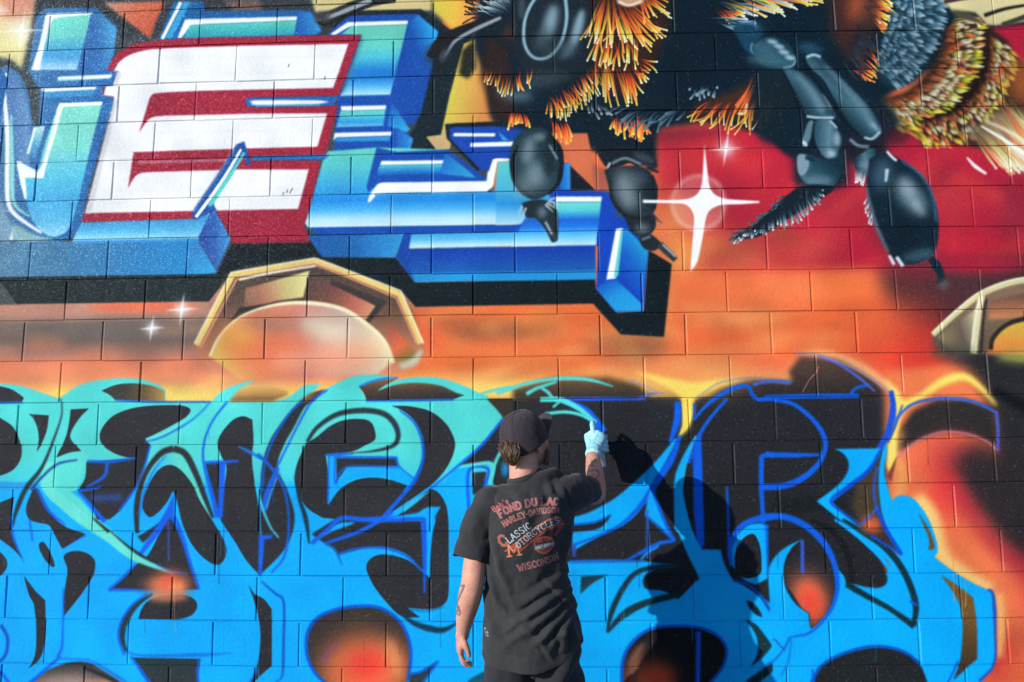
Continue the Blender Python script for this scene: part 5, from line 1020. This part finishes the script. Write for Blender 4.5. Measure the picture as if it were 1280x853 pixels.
text_path(kp, 'HARLEY-DAVIDSON', '666.5,689.3 690.3,684.7', 3.0, .75, WHT, slab=False); text_path(kp, 'MOTOR', '669,682.2 678,679.3 687.5,679', 3.4, .8, ORG_C, slab=False); text_path(kp, 'CYCLES', '670,693.2 679,692.8 687.5,689.2', 3.2, .8, ORG_C, slab=False)
text_path(kp, 'WISCONSIN', '645,717 660,713.5 680,709 697,704', 8, 1.15, RED, edge=CRM)
rg = np.random.default_rng(2)
for x, y, r, cc in ((602.5,792,1.2,'#c0b0a8'),(603.5,797,1.6,'#b06a50'),(606,795,1.4,'#7ab0c0'),(604,800,1.2,'#a08060'),(606.5,799,1,'#88b8c8'),(601.8,796,1,'#508060'),(666,813,.9,'#1f7f90'),(668,811,.6,'#1f7f90'),(690,770,.4,'#1f9aa0')): kp.blob(x, y, r, r*1.2, cc, .9, 0, .3)
for i in range(50): x, y = rg.uniform(598,722), rg.uniform(760,828); kp.blob(x, y, .35, .35, ['#1c8c90','#8a8a84','#3a6a9a'][i%3], .6, 0, .4)
lum = np.abs(kp.c-hexc('#1e1f21')).max(-1); wear = rg.standard_normal(lum.shape).astype(np.float32); wear = np.clip(.82+.35*gblur(wear, 1.4)*2.2, .25, 1)
PRINT = np_image('shirt_print', kp.c, np.clip(lum*9, 0, 1)*wear)
def cloth(name, col, print_img=None, weave=900, bs=.3):
    t = NT(name); po = t.n('TexCoord').outputs['Object']
    c = t.ramp(t.noise(po, 14, 5), (.3, tuple(x*.8 for x in col)), (.7, tuple(x*1.2 for x in col)))
    c = t.mix(.35, c, t.ramp(t.noise(po, 420, 2), (.3, tuple(x*.6 for x in col)), (.7, tuple(x*1.5 for x in col))))
    if print_img:
        i = t.n('TexImage', image=print_img, extension='CLIP'); t.l(planar(t, PR, .735, None, po), i.inputs[0])
        nn = t.n('TexCoord').outputs['Normal']; se = t.n('SeparateXYZ'); t.l(nn, se.inputs[0])
        lt = t.n('Math', operation='LESS_THAN'); lt.inputs[1].default_value = -.12; t.l(se.outputs['Y'], lt.inputs[0])
        mu = t.n('Math', operation='MULTIPLY'); t.l(lt.outputs[0], mu.inputs[0]); t.l(i.outputs['Alpha'], mu.inputs[1])
        c = t.mix(mu.outputs[0], c, i.outputs[0])
    t.l(c, t.b.inputs['Base Color']); t.b.inputs['Roughness'].default_value = .85; t.b.inputs['Specular IOR Level'].default_value = .2
    t.b.inputs['Sheen Weight'].default_value = .12; t.b.inputs['Sheen Roughness'].default_value = .5
    nb_ = t.bump(t.noise(po, 38, 3), bs*.6, .006); t.l(t.bump(t.noise(po, weave, 2), bs, .0012, nb_), t.b.inputs['Normal'])
    if print_img: shift_maps(t.m)
    return t.m
SHIRT = cloth('shirt_cotton', (.026,.0265,.028), PRINT); PANTS = cloth('trouser_twill', (.017,.018,.022)); CAPM = cloth('cap_cotton', (.036,.027,.033), None, 1400, .6)
# ---- shirt body
TB = [  # z, left x, right x, back y, front y
 (.780,-.219,.172,-.760,-.470),(.86,-.217,.170,-.760,-.470),(.94,-.212,.158,-.756,-.480),(1.03,-.205,.130,-.738,-.495),(1.12,-.200,.110,-.738,-.500),(1.21,-.203,.118,-.748,-.500),(1.30,-.214,.140,-.756,-.505),(1.365,-.218,.156,-.752,-.515),(1.41,-.205,.160,-.738,-.530),(1.44,-.178,.140,-.718,-.545),(1.46,-.150,.110,-.703,-.555),(1.478,-.122,.060,-.692,-.560),(1.49,-.112,.012,-.688,-.562)]
TBa = np.array(TB)
def fold(x, z, x0, z0, x1, z1, amp, w, sk_=.0):
    dx, dz = x1-x0, z1-z0; L2 = dx*dx+dz*dz; t = ((x-x0)*dx+(z-z0)*dz)/L2
    pr = ((x-x0)*-dz+(z-z0)*dx)/math.sqrt(L2)+.007*noise.noise(V3((x*16+x0*40, z*16, x1*30)))+.003*noise.noise(V3((x*45, z*45, 7)))
    e = math.exp(-max(0,-t)**2*18-max(0,t-1)**2*18)*math.sin(math.pi*min(1,max(0,.1+.8*t)))
    return amp*e*(.55*math.exp(-(pr/w)**2)+.45*math.exp(-abs(pr)/(w*.8)))-amp*.35*e*math.exp(-((pr+w*1.7)/(w*.8))**2)
FOLDS = [(-.02,1.44,.06,1.30,.006,.010),(-.14,1.18,-.09,1.04,.006,.010),(.02,1.12,.11,1.02,.007,.009),(-.10,.98,.0,.93,.006,.009),(-.18,1.12,-.12,.99,.007,.009),(.0,.92,.05,.84,.006,.009),(-.15,.90,-.06,.86,.005,.009),(-.06,1.40,-.03,1.28,.004,.012),(.125,1.10,-.10,.96,.016,.016),(.13,1.07,-.06,.93,.016,.014),(.135,1.04,-.01,.90,.017,.015),(.14,1.02,.04,.88,.014,.013),(.14,1.15,-.07,1.03,.010,.018),(-.17,1.30,-.12,1.08,.011,.016),(-.19,1.22,-.15,1.02,.010,.014),(-.13,1.05,-.05,1.02,.009,.018),(.13,1.30,.07,1.12,.009,.016),(.10,1.42,.02,1.30,.009,.022),(.08,.96,.09,.87,.012,.014),(.12,.95,.13,.86,.011,.012),(-.10,1.46,-.05,1.40,.005,.014),(-.16,1.44,-.12,1.34,.006,.014),(-.19,.95,-.12,.87,.007,.018),(-.02,1.0,-.12,.88,.007,.014),(.03,1.46,.07,1.37,.007,.012),(.065,1.45,.11,1.36,.008,.012),(-.20,1.06,-.16,.93,.009,.014)]
NS, NR = 180, 150; sv, sf = [], []
def hem_z(x): return .797+(.085*max(0,(x+.02)/.17)**1.6 if x > -.02 else .030*max(0,(-.06-x)/.15)**1.5)
for i in range(NR+1):
    t = i/NR
    for k in range(NS):
        a = 2*math.pi*k/NS; ca, sa = math.cos(a), math.sin(a)
        x_est = -.03+.17*ca
        z = hem_z(x_est)+(1.49-hem_z(x_est))*t
        xl, xr, yb, yf = [np.interp(z, TBa[:,0], TBa[:,j]) for j in (1,2,3,4)]
        e = .93
        X = (xl+xr)/2+(xr-xl)/2*math.copysign(abs(ca)**e, ca); Y = (yb+yf)/2+(yf-yb)/2*math.copysign(abs(sa)**e, sa)
        nrm = V3((ca, sa*1.1, 0)).normalized()
        d = 0
        if sa < .25:
            w_ = min(1, (.25-sa)/.4)
            for f_ in FOLDS: d += fold(X, z, *f_)*w_*1.65
        d -= .002
        d += .006*noise.noise(V3((X*9, Y*9, z*5)))+.0034*noise.noise(V3((X*26, Y*26+4, z*16)))+.0016*noise.noise(V3((X*60, Y*60, z*48)))
        d += .007*math.sin(a*7+1.5+z*6)*max(0, 1-(z-.8)/.22)*.6
        if z > 1.44: d *= max(0, (1.49-z)/.05)
        # spine hollow and shoulder blades
        d -= .010*math.exp(-((X+.035)/.035)**2)*math.exp(-((z-1.22)/.16)**2)*(sa < 0)
        d += .008*(math.exp(-((X+.125)/.05)**2)+math.exp(-((X-.06)/.05)**2))*math.exp(-((z-1.33)/.07)**2)*(sa < 0)
        sm = lambda q: max(0,min(1,q))**2*(3-2*max(0,min(1,q)))
        lift = .042*sm((X+.03)/.12)*sm((z-1.28)/.14)*(1-.6*sm((z-1.465)/.03))
        Y += .42*max(0, X+.04)*(.25+.75*sm((z-.92)/.3))*(1-sm((z-1.44)/.05))-.06*max(0,-.10-X)
        sv.append((X+nrm.x*d, Y+nrm.y*d, z+lift+.004*noise.noise(V3((X*12,Y*12,3)))*(1-t)+ (.022*(X+.05)/.06*max(0,(z-1.462)/.028) if z > 1.462 else 0)))
    if i:
        for k in range(NS): k2 = (k+1)%NS; sf.append(((i-1)*NS+k, (i-1)*NS+k2, i*NS+k2, i*NS+k))
tee = onp(mesh_obj('t_shirt', sv, sf, SHIRT)); tag(tee, 'faded black t-shirt with orange and white lettering on its back')
md = tee.modifiers.new('thick','SOLIDIFY'); md.thickness = .003; md.offset = 1
def sleeve(pts_, rad, flat, seed, n=64):
    bm = bmesh.new(); P, Q = smoothed(pts_, rad, 10); tube(bm, P, Q, n, flat=flat, cap=False)
    for v in bm.verts:
        p = v.co; v.co = p+V3((noise.noise(p*11+V3((seed,0,0))), noise.noise(p*11+V3((0,seed,0))), 0))*.012+V3((noise.noise(p*30+V3((seed,2,0))), noise.noise(p*30+V3((0,seed,5))), noise.noise(p*26+V3((seed,5,1)))))*.007
    me = bpy.data.meshes.new('sleeve'); bm.to_mesh(me); bm.free(); me.polygons.foreach_set('use_smooth', [True]*len(me.polygons)); me.materials.append(SHIRT)
    o = link(bpy.data.objects.new('sleeve', me)); me.transform(Matrix.Translation(-ORG)); o.parent = tee
    q = o.modifiers.new('thick','SOLIDIFY'); q.thickness = .003; q.offset = 1; return o
sleeve([(-.120,-.622,1.405),(-.165,-.626,1.385),(-.200,-.637,1.33),(-.230,-.650,1.25),(-.251,-.660,1.183)], [(.05,.05),(.074,.092),(.070,.088),(.066,.080),(.066,.076)], (1,0,.3), 3)
sleeve([(.03,-.610,1.42),(.08,-.590,1.428),(.133,-.548,1.432),(.178,-.492,1.430),(.207,-.448,1.430)], [(.05,.06),(.074,.084),(.075,.076),(.064,.066),(.053,.058)], (0,0,1), 9)
# collar and hem stitching
def ring_tube(name, pts_, r, mat, parent, seg=8, flat=None, noorg=False):
    bm = bmesh.new(); n = len(pts_); rg_ = []
    for i, p in enumerate(pts_):
        p = V3(p); d = (V3(pts_[(i+1)%n])-V3(pts_[i-1])).normalized(); x, y = frame(d)
        rr = r if isinstance(r, tuple) else (r, r)
        rg_.append([bm.verts.new(p+x*math.cos(2*math.pi*k/seg)*rr[0]+y*math.sin(2*math.pi*k/seg)*rr[1]) for k in range(seg)])
    for i in range(n):
        a, b = rg_[i], rg_[(i+1)%n]
        for k in range(seg): bm.faces.new((a[k], a[(k+1)%seg], b[(k+1)%seg], b[k]))
    me = bpy.data.meshes.new(name); bm.to_mesh(me); bm.free(); me.polygons.foreach_set('use_smooth', [True]*len(me.polygons)); me.materials.append(mat)
    o = link(bpy.data.objects.new(name, me)); me.transform(Matrix.Translation(-ORG)); o.parent = parent; return o
cp = []
for k in range(40):
    a = 2*math.pi*k/40; x = -.050+.063*math.cos(a); y = -.625+.066*math.sin(a)
    cp.append((x, y, 1.497+.020*(x+.05)/.06-(.010 if math.sin(a) < 0 else .045)*abs(math.sin(a))**1.5))
ring_tube('collar', cp, (.0055,.0125), SHIRT, tee)
for dz in (.011, .016):
    hp_ = []
    for k in range(0, NS, 2):
        v = V3(sv[k])*1; w_ = V3(sv[NS*5+k]); q = v.lerp(w_, min(1, dz/max(.005, w_.z-v.z))); c_ = V3((-.03,-.62,q.z)); hp_.append(q+(q-c_).normalized()*.0035)
    ring_tube('hem_stitch', hp_, .0009, SHIRT, tee, 5)
# ---- trousers
bm = bmesh.new()
def wrinkle(bm, amp, f, seed):
    for v in bm.verts:
        p = v.co; v.co = p+V3((noise.noise(p*f+V3((seed,0,0))), noise.noise(p*f+V3((0,seed,0))), 0))*amp
for s, hx, kx, ax_ in ((-1,-.110,-.125,-.135),(1,.062,.088,.10)):
    P, Q = smoothed([(hx+s*-.02,-.618,.95),(hx,-.618,.86),(hx+s*.004,-.615,.74),(kx,-.61,.50),(kx,-.625,.30),(ax_,-.635,.10)], [(.07,.09),(.088,.108),(.096,.112),(.085,.095),(.078,.088),(.072,.085)], 14); tube(bm, P, Q, 56, flat=(1,0,0), cap=False)
P, Q = smoothed([(-.025,-.618,1.0),(-.026,-.618,.93),(-.026,-.618,.86),(-.026,-.618,.80)], [(.140,.10),(.150,.106),(.152,.106),(.11,.085)], 8); tube(bm, P, Q, 60, flat=(1,0,0))
for v in bm.verts:
    p = v.co; d = V3((p.x+.026, p.y+.618, 0)); d.normalize()
    v.co = p+d*(.010*noise.noise(V3((p.x*14, p.y*10, p.z*7)))+.006*noise.noise(V3((p.x*34+2, p.y*30, p.z*16)))+.010*math.sin((p.x-p.z*.8)*55)*math.exp(-((p.z-.76)/.12)**2)*max(0,min(1,(p.x+.06)/.08)))
me = bpy.data.meshes.new('trousers'); bm.to_mesh(me); bm.free(); me.polygons.foreach_set('use_smooth', [True]*len(me.polygons)); me.materials.append(PANTS)
trs = onp(link(bpy.data.objects.new('trousers', me)))
bm = bmesh.new()
bmesh.ops.create_cube(bm, size=1, matrix=Matrix.Translation((-.186,-.680,.645)) @ Matrix.Rotation(R(-48),4,'Z') @ Matrix.Diagonal((.10,.022,.15,1))); bmesh.ops.create_cube(bm, size=1, matrix=Matrix.Translation((-.189,-.683,.712)) @ Matrix.Rotation(R(-48),4,'Z') @ Matrix.Diagonal((.105,.024,.05,1)))
bmesh.ops.bevel(bm, geom=bm.edges[:], offset=.004, segments=2, affect='EDGES')
me = bpy.data.meshes.new('cargo_pocket'); bm.to_mesh(me); bm.free(); me.materials.append(PANTS); po_ = link(bpy.data.objects.new('cargo_pocket', me)); me.transform(Matrix.Translation(-ORG)); po_.parent = trs
# ---- shoes
SHOE = simple_mat('shoe_leather', (.03,.03,.032), .6); SOLE = simple_mat('shoe_rubber', (.5,.49,.46), .7)
for s, ax_ in ((-1,-.135),(1,.10)):
    bm = bmesh.new(); P, Q = smoothed([(ax_,-.69,.055),(ax_,-.65,.062),(ax_+s*.01,-.59,.056),(ax_+s*.018,-.52,.042),(ax_+s*.022,-.465,.034)], [(.034,.036),(.042,.05),(.046,.042),(.048,.03),(.036,.02)], 5); tube(bm, P, Q, 20, flat=(1,0,0))
    for v in bm.verts: v.co.z = max(v.co.z, .022)
    me = bpy.data.meshes.new('shoe'); bm.to_mesh(me); bm.free(); me.polygons.foreach_set('use_smooth', [True]*len(me.polygons)); me.materials.append(SHOE); sh = onp(link(bpy.data.objects.new('shoe', me)))
    bm = bmesh.new(); c_ = []
    for k in range(28):
        a = 2*math.pi*k/28; c_.append((ax_+s*.010+.051*math.cos(a)*(1-.12*math.sin(a)), -.58+.128*math.sin(a)))
    lo = [bm.verts.new((x,y,.0)) for x,y in c_]; hi = [bm.verts.new((x,y,.026)) for x,y in c_]
    bm.faces.new(lo[::-1]); bm.faces.new(hi)
    for k in range(28): bm.faces.new((lo[k], lo[(k+1)%28], hi[(k+1)%28], hi[k]))
    me = bpy.data.meshes.new('sole'); bm.to_mesh(me); bm.free(); me.materials.append(SOLE); so_ = link(bpy.data.objects.new('sole', me)); me.transform(Matrix.Translation(-ORG)); so_.parent = sh
# ---- cap
ct = R(31); CF = F0*math.cos(ct)+V3((0,0,1))*math.sin(ct); CU = V3((0,0,1))*math.cos(ct)-F0*math.sin(ct); CC = V3((-.050,-.622,1.650))
def cpt(r, f, u): return CC+Rt*r+CF*f+CU*u
NA, NB = 72, 26; cvs, cfs = [], []
for j in range(NB+1):
    ph = j/NB*math.pi/2
    for k in range(NA):
        a = 2*math.pi*k/NA; f = math.sin(a); r = math.cos(a)
        # panels dip slightly at the six seams; strap opening at the back
        seam = min(abs(((a-math.pi/6*1+math.pi/6) % (math.pi/3))-0), abs(((a) % (math.pi/3))-math.pi/3))
        bk = abs(((a-1.5*math.pi+math.pi) % (2*math.pi))-math.pi); dent = 1-.02*math.exp(-(seam/.045)**2)*math.cos(ph)-.05*math.exp(-((bk-.12)/.10)**2)*math.sin(2*ph)*.8+.02*math.exp(-((bk-.42)/.18)**2)*math.sin(2*ph)
        rr = math.cos(ph)**.72*dent; h = .134*math.sin(ph)**1.05-.030
        w = 1+.012*noise.noise(V3((r*3, f*3, ph*3)))
        sag = .0
        cvs.append(cpt(r*.092*rr*w, f*(.106 if f > 0 else .106)*rr*w-.004, h+.008*noise.noise(V3((r*2.5+5, f*2.5, ph*2)))*math.cos(ph)+.003*noise.noise(V3((r*9, f*9, ph*8)))))
    if j:
        for k in range(NA):
            k2 = (k+1)%NA; ak = 2*math.pi*(k+.5)/NA
            back = abs(((ak-3*math.pi/2+math.pi) % (2*math.pi))-math.pi)
            if j*1.0/NB < .26 and j > 3 and back < .30*math.sqrt(max(0,1-(j/NB/.28)**2)): continue
            cfs.append(((j-1)*NA+k, (j-1)*NA+k2, j*NA+k2, j*NA+k))
cap = onp(mesh_obj('cap', cvs, cfs, CAPM)); q = cap.modifiers.new('t','SOLIDIFY'); q.thickness = .0025; q.offset = -1; tag(cap, 'worn dark purple-black baseball cap')
for q_ in range(6):
    kq = int(round(q_*NA/6))%NA; ln = [V3(cvs[j*NA+kq]) for j in range(1, NB)]
    bm = bmesh.new(); tube(bm, [p+(p-CC).normalized()*.0006 for p in ln], [.0011]*len(ln), 5); me = bpy.data.meshes.new('seam'); bm.to_mesh(me); bm.free(); me.transform(Matrix.Translation(-ORG)); me.materials.append(CAPM); link(bpy.data.objects.new('seam', me), cap)
bv, bf = [], []; NU, NV = 28, 12
for j in range(NV+1):
    for k in range(NU+1):
        s = (k/NU*2-1); t = j/NV
        fx = .100*math.sqrt(max(0,1-(s*.80)**2)); out = .072*(1-abs(s)**2.6)*t
        r = s*(.074+.004*t); bv.append(cpt(r, fx+out-.006, -.004-.024*abs(s)**1.8+.014*t))
    if j:
        for k in range(NU): bf.append(((j-1)*(NU+1)+k, (j-1)*(NU+1)+k+1, j*(NU+1)+k+1, j*(NU+1)+k))
brim = mesh_obj('brim', bv, bf, CAPM); brim.data.transform(Matrix.Translation(-ORG)); brim.parent = cap; q = brim.modifiers.new('t','SOLIDIFY'); q.thickness = .004; q.offset = 0
bm = bmesh.new(); ell(bm, cpt(0,-.004,.104), (.008,.008,.005), Matrix((Rt,CF,CU)).transposed(), 14); me = bpy.data.meshes.new('button'); bm.to_mesh(me); bm.free(); me.polygons.foreach_set('use_smooth', [True]*len(me.polygons)); me.materials.append(CAPM); bo = link(bpy.data.objects.new('button', me)); me.transform(Matrix.Translation(-ORG)); bo.parent = cap
# ---- hair: brown, tied low through the cap
hm = NT('brown_hair'); po = hm.n('TexCoord').outputs['Object']; hm.l(hm.ramp(hm.noise(po, 90, 3), (.3,(.035,.018,.010)), (.5,(.10,.055,.028)), (.74,(.24,.14,.075))), hm.b.inputs['Base Color']); hm.b.inputs['Roughness'].default_value = .42; hm.b.inputs['Specular IOR Level'].default_value = .5
hr = random.Random(4); bm = bmesh.new()
ell(bm, (-.095,-.704,1.592), (.022,.014,.032)); ell(bm, (-.093,-.702,1.566), (.012,.010,.020))
def strand(p, w): P, Q = smoothed(p, [w*.7,w,w*.9,w*.5,w*.15][:len(p)], 4); tube(bm, P, Q, 5)
for i in range(420):     # skull hair below the cap edge
    a = hr.uniform(-2.3, 2.3); f, r = -math.cos(a), math.sin(a)
    if f > .1 or r > .35: continue
    b = hd(r*.070, f*.080, .03); g_ = hr.uniform(.3,.75)
    strand([b, hd(r*.074, f*.090-.004, .006), hd(r*.072+hr.uniform(-.006,.006), f*.090-.002, -.026*g_), hd(r*.064, f*.080-.006+hr.uniform(-.008,.004), -.058*g_)], hr.uniform(.0008,.0016))
for i in range(620):     # tied bunch, falling towards the left shoulder
    u, v = hr.gauss(0,1), hr.gauss(0,1)
    o0 = V3((-.098+u*.013, -.708+v*.007, 1.612+hr.uniform(-.014,.016)))
    o1 = V3((-.098+u*.016, -.718+v*.009, 1.588+hr.uniform(-.008,.008)))
    o2 = V3((-.094+u*.009, -.716+v*.008, 1.562+hr.uniform(-.010,.008)))
    o3 = V3((-.088+u*.005, -.704+v*.006, 1.545+hr.uniform(-.010,.014)))
    st = V3((-.085+u*.024, -.690, 1.622+hr.uniform(-.02,.02)))
    strand([st, o0, o1, o2, o3], hr.uniform(.0007,.0016))
for i in range(14):      # stray wisps
    strand([(-.10+hr.uniform(-.02,.02),-.72,1.60), (-.11+hr.uniform(-.02,.02),-.72,1.57), (-.105+hr.uniform(-.02,.03),-.71,1.54)], .0011)
me = bpy.data.meshes.new('hair'); bm.to_mesh(me); bm.free(); me.polygons.foreach_set('use_smooth', [True]*len(me.polygons)); me.materials.append(hm.m); onp(link(bpy.data.objects.new('hair', me)))
# ---- beard and eyes
bm = bmesh.new()
for i in range(420):
    a = hr.uniform(-1.5,1.5); f, r = math.cos(a), math.sin(a); u = hr.uniform(-.108,-.05)
    kk = 1-.25*max(0,(-.07-u)/.04); b = hd(r*.064*kk, .03+f*.060*kk, u)
    dr = (HF*f+Rt*r).normalized(); tube(bm, [b-dr*.004, b+dr*.007-HU*.004, b+dr*.010-HU*.011], [.0012,.0011,.0005], 4)
me = bpy.data.meshes.new('beard'); bm.to_mesh(me); bm.free(); me.materials.append(hm.m); onp(link(bpy.data.objects.new('beard', me)))
EYE = simple_mat('eye_white', (.75,.72,.70), .2); IRIS = simple_mat('eye_iris', (.03,.05,.06), .2)
for s in (-1,1):
    bm = bmesh.new(); ell(bm, hd(s*.031,.083,-.003), (.013,.009,.008), HR, 14); me = bpy.data.meshes.new('eye'); bm.to_mesh(me); bm.free(); me.materials.append(EYE); e_ = onp(link(bpy.data.objects.new('eye', me)))
    bm = bmesh.new(); ell(bm, hd(s*.031,.0905,-.003), (.005,.002,.005), HR, 12); me = bpy.data.meshes.new('iris'); bm.to_mesh(me); bm.free(); me.materials.append(IRIS); i_ = link(bpy.data.objects.new('iris', me)); me.transform(Matrix.Translation(-ORG)); i_.parent = e_
# ---- glove
gm = NT('nitrile_glove'); po = gm.n('TexCoord').outputs['Object']; gm.l(gm.ramp(gm.noise(po, 26, 4), (.3,(.20,.50,.58)), (.55,(.30,.62,.68)), (.8,(.50,.76,.80))), gm.b.inputs['Base Color']); gm.b.inputs['Roughness'].default_value = .42
gm.l(gm.bump(gm.noise(po, 70, 4), .6, .006), gm.b.inputs['Normal'])
bm = bmesh.new(); hand_right(bm, 1.06)
P, Q = smoothed([(.2475,-.228,1.575),(.249,-.218,1.584),(.252,-.200,1.603)], [(.037,.036),(.034,.031),(.032,.027)], 4); tube(bm, P, Q, 20, flat=(1,0,.1))
glove = remeshed('glove', bm, .0028, 3, gm.m)
for v in glove.data.vertices: p = v.co; v.co = p+V3((noise.noise(p*60), noise.noise(p*60+V3((3,0,0))), noise.noise(p*60+V3((0,7,0)))))*.0016
onp(glove); tag(glove, 'pale blue disposable glove')
# ---------------------------------------------------------------- spray can in the gloved hand
can = link(bpy.data.objects.new('spray_can', None)); can.location = CB; can.rotation_euler = CA.to_track_quat('Z','Y').to_euler()
tag(can, 'slim spray paint can gripped in the pale blue glove', 'spray can')
def lathe(name, prof, mat, seg=36):
    bm = bmesh.new(); rings = [[bm.verts.new((r*math.cos(2*math.pi*k/seg), r*math.sin(2*math.pi*k/seg), z)) for k in range(seg)] for r, z in prof]
    for a, b in zip(rings, rings[1:]):
        for k in range(seg): bm.faces.new((a[k], a[(k+1)%seg], b[(k+1)%seg], b[k]))
    bm.faces.new(rings[0][::-1]); bm.faces.new(rings[-1])
    me = bpy.data.meshes.new(name); bm.to_mesh(me); bm.free(); me.polygons.foreach_set('use_smooth', [True]*len(me.polygons)); me.materials.append(mat); return link(bpy.data.objects.new(name, me), can)
TIN = simple_mat('tin', (.55,.56,.57), .3); TIN.node_tree.nodes['Principled BSDF'].inputs['Metallic'].default_value = .9
LBL = simple_mat('can_sleeve', (.42,.45,.47), .4); CAPP = simple_mat('nozzle_plastic', (.85,.85,.84), .4); TEALP = simple_mat('teal_paint_band', lin('#52d8d0'), .4)
lathe('can_body', [(.028,0),(.0325,.001),(.0325,.004),(.031,.007),(.0325,.010),(.0325,.150),(.0318,.153)], LBL); lathe('colour_band', [(.0329,.118),(.0331,.120),(.0331,.146),(.0329,.148)], TEALP)
lathe('can_dome', [(.0318,.153),(.0325,.155),(.029,.163),(.020,.170),(.013,.172),(.013,.177)], TIN); lathe('nozzle', [(.006,.176),(.0075,.178),(.0075,.192),(.0068,.195)], CAPP)
